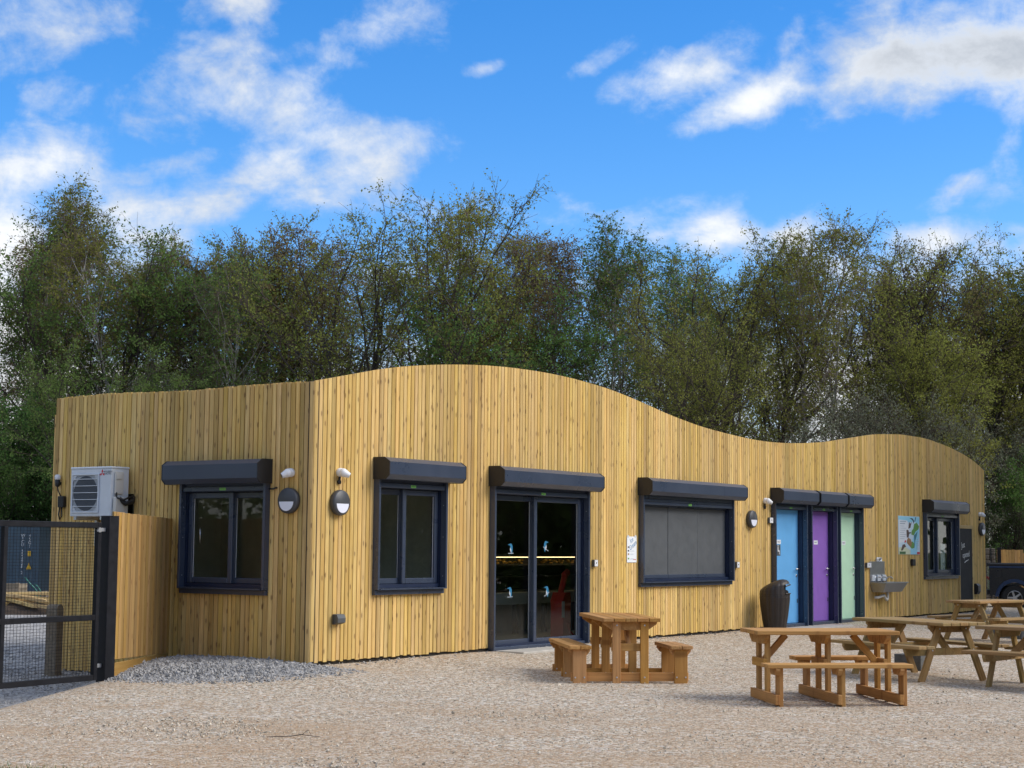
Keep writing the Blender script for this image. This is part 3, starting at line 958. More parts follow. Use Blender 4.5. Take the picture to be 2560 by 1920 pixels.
# dark posts filling the gaps between the lavatory doors
for xa, xb in ((14.60, 14.80), (16.06, 16.20)):
    one('post', 'frame_dark', cafe, lambda b: (b.box((xa + .009, -.03, -.03), (xb - .009, .02, 2.36)), b.box((xa + .012, .02, 2.31), (xb - .012, .16, 2.40))))
one('lintel', 'frame_dark', cafe, lambda b: b.box((13.17, .155, 2.25), (17.41, .17, 2.40)))
# the window in the shaded end wall
ZL = 2.22
wE, *_ = opening('window', 0, 1.52, .93, ZL, (0, 2.24, 0), -pi / 2, (-.16, 1.56), mirror=True, boxz=(2.27, 2.575), label='sliding window in the shaded end wall')
one('handle', 'steel', wE, lambda b: b.tube([(.22, .10, 1.50), (.24, .06, 1.52), (.25, .05, 1.60), (.24, .06, 1.68), (.22, .10, 1.70)], .009, 8), True)
one('cable', 'black_plastic', wE, lambda b: b.tube([(1.55, -.05, 2.20), (1.62, -.05, 2.195), (1.64, -.03, 2.21), (1.64, .0, 2.21)], .012, 8), True)

# kingfisher stickers on the glass door
def bird(parent, x, y, z, s, flip, perch):
    """kingfisher sticker: back, long bill, pale breast, perched on a slanting twig"""
    f = -1 if flip else 1
    P = lambda pts: [(x + f * a * s, z + c * s) for a, c in pts]
    b = MB(); b.extrude(P([(.012, -.03), (.028, -.02), (.040, .03), (.036, .075), (.016, .105), (-.012, .108), (-.070, .092), (-.016, .082), (-.014, .06), (.010, .03)]), 'y', y - .0012, y)
    k_ = b.build('bird_sticker', 'bird_blue', parent)
    one('breast', 'ink_grey', k_, lambda b: b.extrude(P([(-.014, .06), (.010, .03), (.012, -.01), (-.006, .0), (-.022, .03)]), 'y', y - .0012, y))
    one('perch', 'ink_grey', k_, lambda b: b.extrude(P([(-.06, -.022), (.06, -.018 + (.05 if perch < 0 else 0)), (.06, -.012 + (.05 if perch < 0 else 0)), (-.06, -.014)]), 'y', y - .0020, y - .0014))


gp_y = .092 + .027 + .002
gx = 3.86
bird(sA, *(lambda q: (q[0] - gx, gp_y, q[1]))(at_y(1277, 1380, gp_y)), 1.15, False, 1)
bird(sA, *(lambda q: (q[0] - gx, gp_y, q[1]))(at_y(1275, 1489, gp_y)), 1.15, False, 1)
bird(sB, *(lambda q: (q[0] - gx, .061, q[1]))(at_y(1364, 1374, .061)), 1.2, True, -1)
bird(sB, *(lambda q: (q[0] - gx, .061, q[1]))(at_y(1367, 1487, .061)), 1.2, False, -1)

# entrance slab
one('step', 'slab', cafe, lambda b: (b.box((3.95, -.55, -.10), (5.20, -.06, .004), .01), b.box((5.205, -.52, -.10), (6.35, -.06, .002), .01)))
one('step', 'slab', cafe, lambda b: b.box((13.5, -.62, -.10), (15.6, -.06, -.004), .01))

# ------------------------------------------------------------------ inside, seen through the glass
ct = thing('shop_counter', 'long pale counter with dark legs behind the glass door', 'counter', (6.5, 2.2, .013))
one('counter_top', 'counter_white', ct, lambda b: b.box((0, 0, .50), (5.4, .75, .70), .006))
for lx in (.45, 1.35, 2.25, 3.15, 4.05, 5.0):
    one('leg', 'counter_frame', ct, lambda b: b.box((lx, .04, 0), (lx + .08, .12, .50)))
one('back_panel', 'room_wall', ct, lambda b: b.box((0, .60, 0), (5.4, .64, .50)))
ds = thing('display_case', 'dark shelved display case glowing under a warm light strip on the counter', 'display case', (6.5, 2.35, .714))
one('case_back', 'room_dark', ds, lambda b: b.box((0, .54, 0), (5.4, .58, 1.9)))
for hz in (.02, .25, .44):
    one('shelf', 'counter_frame', ds, lambda b: b.box((0, .02, hz), (5.4, .53, hz + .02)))
one('light_strip', 'led', ds, lambda b: b.box((.35, .0, .590), (4.3, .02, .600)))
one('top_shelf', 'counter_frame', ds, lambda b: b.box((0, -.02, .612), (5.4, .53, .65)))
for i in range(18):
    fx = .4 + i * .22 + rnd.uniform(-.04, .04)
    tray = thing('food_tray', 'tray of yellow snacks on the lit shelf of the display case', 'food', (6.5 + fx, 2.50 + rnd.uniform(-.03, .06), .714 + .461), group='snack trays in the display case')
    one('tray', 'counter_frame', tray, lambda b: b.box((-.09, -.11, 0), (.09, .13, .015)))
    one('contents', 'food', tray, lambda b: [b.lathe([(0, 0), (.030, .004), (.034, .02), (.02, .032), (0, .035)], 8, Matrix.Translation((rnd.uniform(-.05, .05), rnd.uniform(-.07, .09), .016 + .016 * k_))) for k_ in range(4)], True)
# red machine standing behind the right pane
rx, rz_ = at_y(1408, 1560, .9)
rm = thing('red_machine', 'red upright machine with a white tag and trailing hose behind the glass', 'machine', (rx, .95, .013))
one('body', 'red_paint', rm, lambda b: (b.extrude([(-.12, 0), (.12, 0), (.11, .5), (.13, .62), (.10, .74), (-.05, .74), (-.13, .6), (-.11, .5)], 'y', -.12, .12),), False)
one('handle', 'red_paint', rm, lambda b: (b.bar((-.02, 0, .70), (.14, .0, 1.06), .10, .09, .03), b.bar((.06, 0, 1.0), (.24, .0, 1.08), .10, .12, .04)))
one('tag', 'paper', rm, lambda b: b.box((-.17, -.135, .34), (-.09, -.130, .60)))
one('hose', 'red_paint', rm, lambda b: b.tube([(.0, -.13, .25), (.03, -.16, .12), (.10, -.2, .04), (.22, -.22, .02)], .016, 8), True)
# papers standing in the far window
pz = at_y(2352, 1400, .3)
one('notice', 'paper', None, lambda b: b.box((pz[0] - .28, .20, 1.0), (pz[0] + .02, .204, 1.65)))
bpy.data.objects['notice'].name = 'paper_notice'
tag(bpy.data.objects['paper_notice'], 'white paper notice standing inside the window beside the chalkboard', 'notice')

# ------------------------------------------------------------------ fittings on the walls
def wall_light(name, loc, rotz, label):
    t = thing(name, label, 'wall light', loc, rotz, 'round bulkhead lights on the walls')
    R = Matrix.Rotation(pi / 2, 4, 'X')
    one('housing', 'dark_grey_plastic', t, lambda b: b.lathe([(.150, 0), (.162, .01), (.165, .05), (.160, .072), (.148, .084), (0, .086)], 40, R), True)
    pts = [(-.118, 0)] + [(.118 * cos(a), .118 * sin(a)) for a in np.linspace(pi, 2 * pi, 20)][1:]
    pts = [(x, z - .012) for x, z in pts]
    one('diffuser', 'diffuser', t, lambda b: b.extrude(pts, 'y', -.0895, -.083))
    return t


def security_camera(loc, rotz, aim, label, bracket=True):
    t = thing('security_camera', label, 'camera', loc, rotz, 'white security cameras on the walls')
    R = Matrix.Rotation(pi / 2, 4, 'X')
    one('base', 'white_plastic', t, lambda b: b.lathe([(.052, 0), (.056, .01), (.055, .045), (.045, .06), (0, .062)], 24, R), True)
    d = Vector((sin(aim), -cos(aim) * .85, -.42)).normalized()
    q = d.to_track_quat('Z', 'Y').to_matrix().to_4x4()
    hd = one('head', 'white_plastic', t, lambda b: b.lathe([(0, -.056), (.035, -.045), (.052, -.02), (.056, .005), (.050, .03), (.036, .075), (.036, .088), (.030, .09)], 24, Matrix.Translation((0, -.075, -.004)) @ q), True)
    one('lens', 'black_plastic', hd, lambda b: b.lathe([(.031, 0), (.026, .003), (0, .006)], 20, Matrix.Translation(Vector((0, -.075, -.004)) + d * .0895) @ q), True)
    if bracket:
        one('cable_gland', 'black_plastic', t, lambda b: (b.tube([(0, -.02, -.05), (-.003, -.018, -.09), (-.006, -.02, -.12)], [.015, .014, .016], 10), b.lathe([(.026, 0), (.030, .01), (.026, .03), (.0, .032)], 16, Matrix.Translation((-.006, 0, -.125)) @ R)), True)
    return t


def wp(u, v, y=0.0):
    x, z = at_y(u, v, y); return (x, -.006, z)


def wpl(u, v):
    y, z = at_x(u, v); return (-.006, y, z)


wall_light('wall_light', wp(843, 1257), 0, 'round half-lit bulkhead light between the wall corner and the narrow window')
wall_light('wall_light', wp(1874, 1298), 0, 'round half-lit bulkhead light between the serving hatch and the blue door')
wall_light('wall_light', wp(2450, 1323), 0, 'round half-lit bulkhead light beside the chalkboard')
wall_light('wall_light', wpl(728, 1252), -pi / 2, 'round half-lit bulkhead light on the shaded end wall')
security_camera(wp(846, 1181), 0, .75, 'white security camera above the light between wall corner and narrow window')
security_camera(wp(1910, 1252), 0, .9, 'white security camera tucked against the blue door shutter box')
security_camera(wp(2447, 1286), 0, .9, 'white security camera above the light beside the chalkboard')
security_camera(wpl(731, 1182), -pi / 2, -.6, 'white security camera on the shaded end wall', False)

# weatherproof socket low on the wall
x, y, z = wp(838, 1547)
t = thing('outdoor_socket', 'grey weatherproof socket low on the wall near the corner', 'socket', (x, y, z))
one('back_box', 'dark_grey_plastic', t, lambda b: b.box((-.07, -.045, -.07), (.07, 0, .06), .006))
one('cover', 'hatch_grey', t, lambda b: b.extrude([(-.046, -.065), (-.10, -.045), (-.105, .01), (-.085, .055), (-.046, .062)], 'x', -.075, .075), False)
x, y, z = wp(2437, 1472)
t = thing('wall_vent', 'black hooded vent low beside the chalkboard', 'vent', (x, y, z))
one('hood', 'black_plastic', t, lambda b: b.extrude([(0, -.13), (-.07, -.13), (-.11, -.06), (-.11, .08), (-.06, .13), (0, .13)], 'x', -.10, .10), False)
one('flap', 'dark_grey_plastic', t, lambda b: b.box((-.085, -.116, -.05), (.085, -.111, .07), .002))
x, y, z = wp(2279, 1406)
t = thing('black_wall_box', 'small square black box below the map poster', 'wall box', (x, y, z))
one('case', 'black_plastic', t, lambda b: b.box((-.09, -.06, -.075), (.09, 0, .075), .008))
one('lid', 'dark_grey_plastic', t, lambda b: b.box((.005, -.066, .02), (.07, -.0605, .06), .002))


def key_switch(u, v, label, w=.05):
    x, y, z = wp(u, v)
    t = thing('key_switch', label, 'switch', (x, y, z), 0, 'small switches beside the shutters')
    one('back_box', 'hatch_grey', t, lambda b: b.box((-w, -.045, -.055), (w, 0, .055), .004))
    one('face', 'white_plastic', t, lambda b: b.box((-w + .003, -.055, -.05), (w - .003, -.046, .05), .003))
    one('key_hole', 'black_plastic', t, lambda b: b.lathe([(.012, 0), (.012, .003), (0, .004)], 12, Matrix.Translation((0, -.055, .005)) @ Matrix.Rotation(pi / 2, 4, 'X')))


key_switch(1483, 1408, 'small key switch beside the sliding glass door')
key_switch(1839, 1412, 'small key switch beside the serving hatch')
key_switch(1922, 1301, 'small white switch box above the bin beside the blue door', .07)
key_switch(2167, 1413, 'white double switch beside the pale green door', .11)
x, y, z = wp(2197, 1401)
t = thing('small_sign', 'small white sign above the steel sink', 'sign', (x, y, z))
one('plate', 'paper', t, lambda b: b.box((-.15, -.008, -.065), (.15, 0, .065), .002))
one('print', 'ink_grey', t, lambda b: b.box((-.10, -.0095, -.035), (.10, -.0082, -.015)))

# steel hand-wash trough
x0_, z0_ = at_y(2174, 1463); x1_, _ = at_y(2262, 1463, -.36)
sk = thing('steel_sink', 'wall hung stainless steel sink with taps beside the pale green door', 'sink', ((x0_), -.006, .62))
L_ = 1.25
one('basin', 'brushed_steel', sk, lambda b: (
    b.add([(.0, 0, .16), (L_, 0, .16), (L_, -.36, .16), (.0, -.36, .16), (.10, -.02, -.03), (L_ - .10, -.02, -.03), (L_ - .10, -.26, -.03), (.10, -.26, -.03)],
          [(0, 1, 5, 4), (1, 2, 6, 5), (2, 3, 7, 6), (3, 0, 4, 7), (4, 5, 6, 7)]),
    b.box((-.015, -.375, .155), (L_ + .015, -.345, .18), .004), b.box((-.015, -.345, .155), (.015, 0, .18), .004), b.box((L_ - .015, -.345, .155), (L_ + .015, 0, .18), .004),
    b.box((.015, -.05, .15), (L_ - .015, 0, .18), .003)))
one('splashback', 'brushed_steel', sk, lambda b: b.box((-.01, -.016, .185), (.80, 0, .62), .003))
for i in range(3):
    tx = .22 + i * .30
    tp = one('tap', 'steel', sk, lambda b: (b.tube([(tx, -.035, .18), (tx, -.035, .30)], .018, 10), b.tube([(tx, -.035, .26), (tx, -.10, .29), (tx, -.16, .285), (tx, -.19, .25)], .012, 8)), True)
    one('dispenser', 'white_panel', sk, lambda b: b.box((tx - .20, -.055, .20), (tx - .03, -.018, .335), .006))
one('pipe', 'cream_plastic', sk, lambda b: (b.tube([(.62, -.15, -.03), (.62, -.15, -.16), (.58, -.15, -.20), (.50, -.14, -.16), (.46, -.13, -.10), (.15, -.12, -.14), (.12, -.05, -.15)], .03, 10)), True)
one('spout', 'steel', sk, lambda b: b.tube([(.28, -.01, .65), (.30, -.05, .68), (.42, -.07, .68), (.52, -.06, .695), (.50, -.01, .64)], .014, 8), True)

# chalkboard
xc0, zc1 = at_y(2399, 1318); xc1, zc0 = at_y(2432, 1512)
cb = thing('chalkboard', 'tall narrow chalkboard in a pale wood frame', 'chalkboard', (23.42, -.006, .20))
cw, ch = 1.0, 1.90
for nm, lo, hi in (('frame_stile', (0, -.03, 0), (.06, 0, ch)), ('frame_stile', (cw - .06, -.03, 0), (cw, 0, ch)), ('frame_rail', (.06, -.029, 0), (cw - .06, 0, .10)), ('frame_rail', (.06, -.029, ch - .08), (cw - .06, 0, ch))):
    one(nm, 'pale_wood', cb, lambda b: b.box(lo, hi, .003))
bd = one('slate', 'chalkboard', cb, lambda b: b.box((.058, -.018, .098), (cw - .058, -.004, ch - .078)))
for tx, ty, body in ((.30, 1.42, 'Just'), (.50, 1.19, 'opened')):
    lettering('lettering', body, .20, 'chalk', bd, Matrix.Translation((tx, -.0195, ty)) @ Matrix.Rotation(pi / 2, 4, 'X') @ Matrix.Shear('XZ', 4, (0, 0)) @ Matrix.Rotation(radians(5), 4, 'Z') @ Matrix.Scale(.82, 4, (1, 0, 0)), depth=.0006)
one('underline', 'chalk', bd, lambda b: b.tube([(.38, -.0195, 1.00), (.5, -.0195, 1.035), (.68, -.0195, 1.07)], [.010, .012, .004], 6))

# map poster
xp0, zp1 = at_y(2244, 1289); xp1, _ = at_y(2297, 1296); _, zp0 = at_y(2250, 1386)
pw, ph = xp1 - xp0, zp1 - zp0
po = thing('map_poster', 'colourful nature trail map poster above the steel sink', 'poster', (xp0, -.006, zp0))
bs = one('sheet', 'pale_print', po, lambda b: b.box((0, -.008, 0), (pw, 0, ph), .001))


def pr(mat, pts, lay):
    one('print', mat, bs, lambda b: b.extrude([(q[0] * pw, q[1] * ph) for q in pts], 'y', -.0082 - .0006 * lay, -.0080 - .0006 * (lay - 1)))


pr('sky_print', [(0, .99), (1, .99), (1, .80), (.7, .86), (.45, .84), (0, .90)], 1)
pr('sky_print', [(.55, 0), (.85, 0), (.90, .25), (.97, .45), (.99, .70), (.80, .60), (.70, .45), (.62, .30), (.55, .12)], 1)
pr('paper', [(.03, .30), (.42, .34), (.52, .62), (.42, .88), (.04, .90)], 2)
pr('cream_print', [(0, 0), (.54, 0), (.55, .10), (.30, .20), (0, .18)], 1)
pr('green_print', [(.60, .52), (.72, .50), (.80, .60), (.93, .66), (.98, .74), (.86, .84), (.74, .80), (.70, .68), (.62, .62)], 3)
pr('green_print', [(.52, .20), (.62, .15), (.74, .18), (.76, .26), (.66, .34), (.56, .30)], 3)
pr('brown_print', [(.38, .36), (.44, .44), (.56, .40), (.62, .30), (.58, .20), (.50, .22), (.38, .30)], 4)
pr('brown_dark_print', [(.38, .44), (.46, .44), (.50, .54), (.60, .56), (.58, .58), (.48, .58), (.46, .64), (.37, .64)], 4)
pr('brown_dark_print', [(.46, .67), (.56, .70), (.62, .86), (.55, .80), (.50, .86)], 4)
pr('brown_dark_print', [(.10, .10), (.18, .10), (.26, .18), (.34, .20), (.28, .27), (.18, .25)], 4)
pr('ink_dark', [(.52, .95), (.66, .95), (.74, .88), (.72, .80), (.68, .88), (.60, .925)], 4)
pr('teal_print', [(.72, .50), (.80, .54), (.90, .62), (.86, .50), (.78, .36), (.74, .20), (.70, .12), (.74, .34)], 4)
pr('ink_dark', [(.80, .98), (.84, .98), (.78, .86), (.76, .87)], 4)
pr('red_print', [(.27, .30), (.35, .32), (.34, .38), (.28, .35)], 4)
pr('dark_green_print', [(.04, .01), (.32, .01), (.32, .075), (.04, .075)], 4)
pr('red_print', [(.86, .01), (.99, .01), (.99, .065), (.86, .065)], 4)
for i in range(9):
    zz = .84 - i * .055
    pr('ink_grey', [(.07, zz), (.36 - .05 * (i % 3), zz), (.36 - .05 * (i % 3), zz + (.03 if i < 2 else .012)), (.07, zz + (.03 if i < 2 else .012))], 5)
for i in range(6):
    zz = .14 + i * .05
    pr('ink_grey', [(.83, zz), (.95 - .03 * (i % 2), zz), (.95 - .03 * (i % 2), zz + .012), (.83, zz + .012)], 5)

# ice cream poster
xi0, zi1 = at_y(1566, 1341); xi1, zi0 = at_y(1590, 1406)
iw, ih = xi1 - xi0, zi1 - zi0
ip = thing('ice_cream_poster', 'narrow white ice cream poster beside the serving hatch', 'poster', (xi0, -.006, zi0))
ib = one('sheet', 'paper', ip, lambda b: b.box((0, -.006, 0), (iw, 0, ih), .001))
lettering('lettering', 'Ice\nCream', .115, 'ink_blue', ib, Matrix.Translation((iw * .55, -.0068, ih * .76)) @ Matrix.Rotation(pi / 2, 4, 'X') @ Matrix.Rotation(radians(28), 4, 'Z') @ Matrix.Scale(.78, 4, (1, 0, 0)), depth=.0004)
for i, (zz, m_) in enumerate([(.56, 'brown_dark_print'), (.42, 'ink_dark'), (.29, 'brown_print'), (.12, 'green_print')]):
    one('print', m_, ib, lambda b: b.box((iw * .08, -.0075, ih * zz), (iw * .22, -.0062, ih * (zz + .06)), .0003))
    one('print', 'ink_grey', ib, lambda b: (b.box((iw * .30, -.0072, ih * (zz + .03)), (iw * (.78 - .08 * (i % 2)), -.0062, ih * (zz + .04))), b.box((iw * .30, -.0072, ih * zz), (iw * (.66 + .1 * (i % 2)), -.0062, ih * (zz + .01)))))
one('print', 'red_print', ib, lambda b: b.box((iw * .66, -.0072, ih * .10), (iw * .92, -.0062, ih * .125)))
for xx in (.1, .86):
    one('tape', 'white_panel', ib, lambda b: b.box((iw * xx - .02, -.0078, ih - .02), (iw * xx + .03, -.0064, ih + .02)))

# ------------------------------------------------------------------ air conditioner on the end wall
ay0, _ = at_x(316, 1168); ay1, _ = at_x(174, 1168)
AW, AH, AD = .80, .67, .32
ac = thing('air_conditioner', 'white outdoor air conditioning unit bracketed to the end wall above the gate', 'air conditioner', (-.08, 4.03, 1.85), -pi / 2)
# local x to the right seen from outside, -y outwards
one('cabinet', 'white_panel', ac, lambda b: (b.box((0, -AD, 0), (AW, 0, AH - .03), .008), b.box((-.008, -AD - .008, AH - .03), (AW + .008, .008, AH), .010)))
g_c = (.31, .31)
gr = one('grille', 'grille_grey', ac, lambda b: b.lathe([(.235, 0), (.235, .006), (.0, .006)], 48, Matrix.Translation((g_c[0], -AD - .001, g_c[1])) @ Matrix.Rotation(pi / 2, 4, 'X')))
one('grille_frame', 'white_panel', gr, lambda b: (b.box((.04, -AD - .022, .045), (.58, -AD - .002, .065), .004), b.box((.04, -AD - .022, .555), (.58, -AD - .002, .575), .004),
                                                b.box((.04, -AD - .022, .065), (.06, -AD - .002, .555), .004), b.box((.56, -AD - .022, .065), (.58, -AD - .002, .555), .004)))
one('grille_bars', 'white_panel', gr, lambda b: [b.box((.062, -AD - .019, z), (.558, -AD - .013, z + .008)) for z in np.linspace(.13, .50, 5)])
o = one('grille_wires', 'grille_grey', gr, lambda b: [b.box((.062 + i * .0165, -AD - .012, .067), (.064 + i * .0165, -AD - .009, .553)) for i in range(30)]); o['kind'] = 'stuff'
one('corner_plates', 'white_panel', gr, lambda b: [b.extrude(pp, 'y', -AD - .011, -AD - .002) for pp in (
    [(.062, .067), (.14, .067), (.062, .15)], [(.558, .067), (.48, .067), (.558, .15)], [(.062, .553), (.14, .553), (.062, .47)], [(.558, .553), (.48, .553), (.558, .47)])])
lg = one('emblem', 'red_print', ac, lambda b: [b.extrude([(a, z), (a + .016, z + .026), (a, z + .052), (a - .016, z + .026)] if k_ == 0 else ([(a, z), (a - .030, z), (a - .046, z - .026), (a - .016, z - .026)] if k_ == 1 else [(a, z), (a + .030, z), (a + .046, z - .026), (a + .016, z - .026)]), 'y', -AD - .003, -AD - .0005)
                                          for k_, (a, z) in enumerate([(.625, .580), (.623, .578), (.627, .578)])])
lettering('lettering', 'MITSUBISHI\nELECTRIC', .034, 'ink_dark', ac, face_mat(.735, -AD - .0015, .585), depth=.0004)
one('side_panel', 'cream_plastic', ac, lambda b: (b.box((AW + .0085, -AD + .05, .30), (AW + .03, -.12, .60), .006), b.box((AW + .0085, -AD + .03, .02), (AW + .06, -.10, .26), .012), b.box((AW + .031, -AD + .06, .50), (AW + .045, -.16, .57), .004)))
for bx_ in (.10, .62):
    one('bracket', 'galvanised', ac, lambda b: (b.box((bx_, -AD - .02, -.05), (bx_ + .05, .075, -.004), .004), b.box((bx_ + .001, .035, -.40), (bx_ + .049, .074, -.048), .004)))
one('pipe', 'black_plastic', ac, lambda b: (b.tube([(AW + .03, -.20, .24), (AW + .09, -.13, .17), (AW + .11, -.03, .20), (AW + .03, .05, .26), (AW - .05, .17, .25)], .034, 10), b.tube([(AW + .02, -.24, .32), (AW + .05, -.26, .25), (AW + .12, -.20, .22), (AW + .08, -.02, .27), (AW - .03, .16, .20)], .014, 8)), True)
# bare bulb lamp on a junction box beside it
y_, z_ = at_x(152, 1198)
jl = thing('bulb_lamp', 'small bulb lamp and black junction box with looped cable beside the air conditioner', 'lamp', (-.006, y_, z_), -pi / 2)
one('bulb', 'white_plastic', jl, lambda b: b.lathe([(.035, 0), (.042, .02), (.042, .05), (.03, .07), (0, .075)], 16, Matrix.Translation((0, -.05, -.01))), True)
one('holder', 'black_plastic', jl, lambda b: (b.lathe([(.02, -.11), (.034, -.09), (.038, -.012), (.0, -.01)], 14, Matrix.Translation((0, -.05, 0))), b.box((-.02, -.05, -.08), (.02, 0, -.04))), True)
one('junction_box', 'black_plastic', jl, lambda b: b.box((.02, -.06, -.40), (.14, 0, -.24), .008))
one('cable', 'black_plastic', jl, lambda b: (b.tube([(0, -.05, -.10), (.01, -.04, -.17), (.05, -.03, -.24)], .009, 6), b.tube([(.04, -.03, -.40), (.02, -.03, -.50), (.05, -.03, -.57), (.09, -.03, -.52), (.08, -.03, -.40)], .010, 6)), True)

# ------------------------------------------------------------------ gate, post and side fence
GPX, GPY = -2.05, 1.40
gp = thing('gate_post', 'square black steel gate post with hinge brackets', 'post', (GPX, GPY, gz(GPX, GPY) - .05))
one('shaft', 'black_steel', gp, lambda b: b.box((-.075, -.075, 0), (.08, .08, 1.98), .006))
one('cap', 'black_steel', gp, lambda b: b.box((-.078, -.078, 1.98), (.078, .078, 1.99), .003))
one('hinge', 'galvanised', gp, lambda b: (b.box((-.20, -.02, 1.80), (-.0755, .02, 1.845), .004), b.tube([(-.15, 0, 1.78), (-.15, 0, 1.90)], .018, 10), b.lathe([(.03, 0), (.03, .03), (0, .03)], 8, Matrix.Translation((-.20, -.03, 1.82)) @ Matrix.Rotation(pi / 2, 4, 'X'))))
one('hinge', 'galvanised', gp, lambda b: (b.box((-.20, -.02, .20), (-.0755, .02, .245), .004), b.tube([(-.15, 0, .18), (-.15, 0, .28)], .018, 10)))

GDIR = math.atan2(-.117, -1.37)
gate = thing('mesh_gate', 'black steel framed yard gate filled with square wire mesh', 'gate', (GPX - .16, GPY - .01, gz(GPX, GPY) - .02), GDIR)
GW, GH = 3.4, 1.88
zb_ = .03
for nm, p0, p1, w_ in (('stile', (.03, 0, zb_), (.03, 0, GH), .06), ('stile', (GW, 0, zb_), (GW, 0, GH), .06), ('stile', (1.50, 0, zb_ + .06), (1.50, 0, GH - .07), .06)):
    one(nm, 'black_steel', gate, lambda b: b.bar(p0, p1, w_, .06, .004, (1, 0, 0)))
for nm, z in (('top_rail', GH - .035), ('middle_rail', .76), ('bottom_rail', zb_ + .03)):
    one(nm, 'black_steel', gate, lambda b: b.box((.06, -.029, z - .033), (GW - .03, .029, z + .033), .004))


def mesh_wires(b):
    r = .0017
    for x in np.arange(.08, GW - .05, .05): b.box((x - r, -.036, .05), (x + r, -.0335, GH - .02))
    for z in np.arange(.08, GH - .03, .036): b.box((.03, -.0332, z - r), (GW - .03, -.0305, z + r))


o = one('wire_mesh', 'black_steel', gate, mesh_wires); o['kind'] = 'stuff'

fdir = math.atan2(2.47 - 1.45, 0 - (-1.96)); flen = hypot(1.94, 1.01)
fz = -.06
fn = thing('board_fence', 'short fence of close vertical brown boards between gate post and end wall', 'fence', (-1.96, 1.45, fz), fdir)
n = 24
for i in range(n):
    a = i * flen / n
    one('board', 'fence_wood', fn, lambda b: b.box((a + .003, -.012 - .004 * (i % 2), .16 - .05 * i / n), (a + flen / n - .002, .012, 1.93 - .05 * i / n + rnd.uniform(-.006, .004)), .003))
for z in (.45, 1.5):
    one('rail', 'fence_wood', fn, lambda b: b.box((0, .014, z), (flen - .01, .06, z + .08), .003))
one('gravel_board', 'fence_wood', fn, lambda b: b.box((0, -.022, -.12), (flen - .02, .012, .155 - .04), .004))

# timber bollard behind the gate
bx_, by_, bz_ = -.62, 4.0, gz(-.62, 4.0)
bl = thing('timber_bollard', 'weathered grey timber bollard behind the mesh gate', 'bollard', (bx_, by_, bz_ - .04), radians(20))
one('shaft', 'grey_wood', bl, lambda b: b.extrude([(-.085, 0), (.085, 0), (.085, .93), (.03, .99), (-.03, .99), (-.085, .95)], 'y', -.08, .08))
one('base', 'concrete', bl, lambda b: b.lathe([(.2, 0), (.19, .03), (.0, .035)], 10), False)

# ------------------------------------------------------------------ yard behind the gate
cz = -.42
cxr, cyr, _ = at_depth(96, 1478, 57)
crot = YAW - pi / 2 - radians(12)
ccon = thing('shipping_container', 'blue grey corrugated steel shipping container with white lettering', 'container', (cxr - 6.06 * cos(crot), cyr - 6.06 * sin(crot), cz), crot)
# local: +x runs right along the side that faces the yard, +y away from it
CL, CH, CWD = 6.06, 2.62, 2.44


def corr(b):
    p = .278; pts = []
    x = .16
    while x < CL - .2:
        pts += [(x, .0), (x + .07, .036), (x + .14, .036), (x + .21, .0)]; x += p
    poly = [(q[0], q[1]) for q in pts]
    vs = []; fs = []
    for q in poly: vs += [(q[0], -q[1] + .02, .16), (q[0], -q[1] + .02, CH - .12)]
    for i in range(len(poly) - 1): fs.append((2 * i, 2 * i + 2, 2 * i + 3, 2 * i + 1))
    b.add(vs, fs)


side = one('side_panel', 'container_paint', ccon, corr)
one('frame', 'container_paint', ccon, lambda b: (b.box((0, -.04, 0), (.16, .12, CH), .01), b.box((CL - .16, -.04, 0), (CL, .12, CH), .01), b.box((.16, -.03, 0), (CL - .16, .08, .16), .01), b.box((.16, -.03, CH - .12), (CL - .16, .08, CH), .01)))
one('shell', 'container_paint', ccon, lambda b: (b.box((.02, .121, .1), (CL - .02, CWD, CH - .02)), b.box((CL - .16, CWD - .12, 0), (CL, CWD + .02, CH), .01)))
for k_, ch_ in enumerate('WSCU 552428 2'):
    if ch_ != ' ': lettering('lettering', ch_, .15, 'white_paint', ccon, face_mat(CL - .62, -.05, 2.12 - k_ * .105), depth=.002)
for k_, ch_ in enumerate('45G1'):
    lettering('lettering', ch_, .15, 'white_paint', ccon, face_mat(CL - .36, -.05, 2.12 - k_ * .12), depth=.002)
one('warning_sign', 'yellow_sign', ccon, lambda b: b.box((CL - .42, -.056, 1.42), (CL - .31, -.046, 1.60)))
one('warning_sign', 'yellow_sign', ccon, lambda b: b.extrude([(CL - .46, .98), (CL - .27, .98), (CL - .365, 1.20)], 'y', -.056, -.046))

# stacked pallets and crate walls in front of the container
def pallet_stack(u, v, dep, w, h, label, rot):
    x, y, z = at_depth(u, v, dep)
    t = thing('pallet_crate', label, 'crate', (x, y, gz(x, y) - .1), rot, 'crates in the yard')
    n_ = max(2, int(h / .13))
    for i in range(n_):
        one('slat', 'grey_wood', t, lambda b: b.box((0, -.012, .04 + i * h / n_), (w, .012, .04 + (i + .82) * h / n_), .004))
    for xx in (0.0, w - .09):
        one('corner_post', 'grey_wood', t, lambda b: b.box((xx, .014, 0), (xx + .09, .1, h + .03), .004))
    one('back', 'grey_wood', t, lambda b: (b.box((0, .75, 0), (w, .78, h)), b.box((.0, .1, 0), (.02, .75, h)), b.box((w - .02, .1, 0), (w, .75, h))))


pallet_stack(-60, 1530, 44, 1.1, .78, 'weathered wooden crate standing behind the pile of stakes', -radians(56))
pallet_stack(47, 1530, 46, .75, .52, 'low weathered wooden crate between the tall crate and the hedge', -radians(56))
# heap of soil with a pile of fresh stakes
hx, hy, hz_ = at_depth(45, 1540, 40.5)


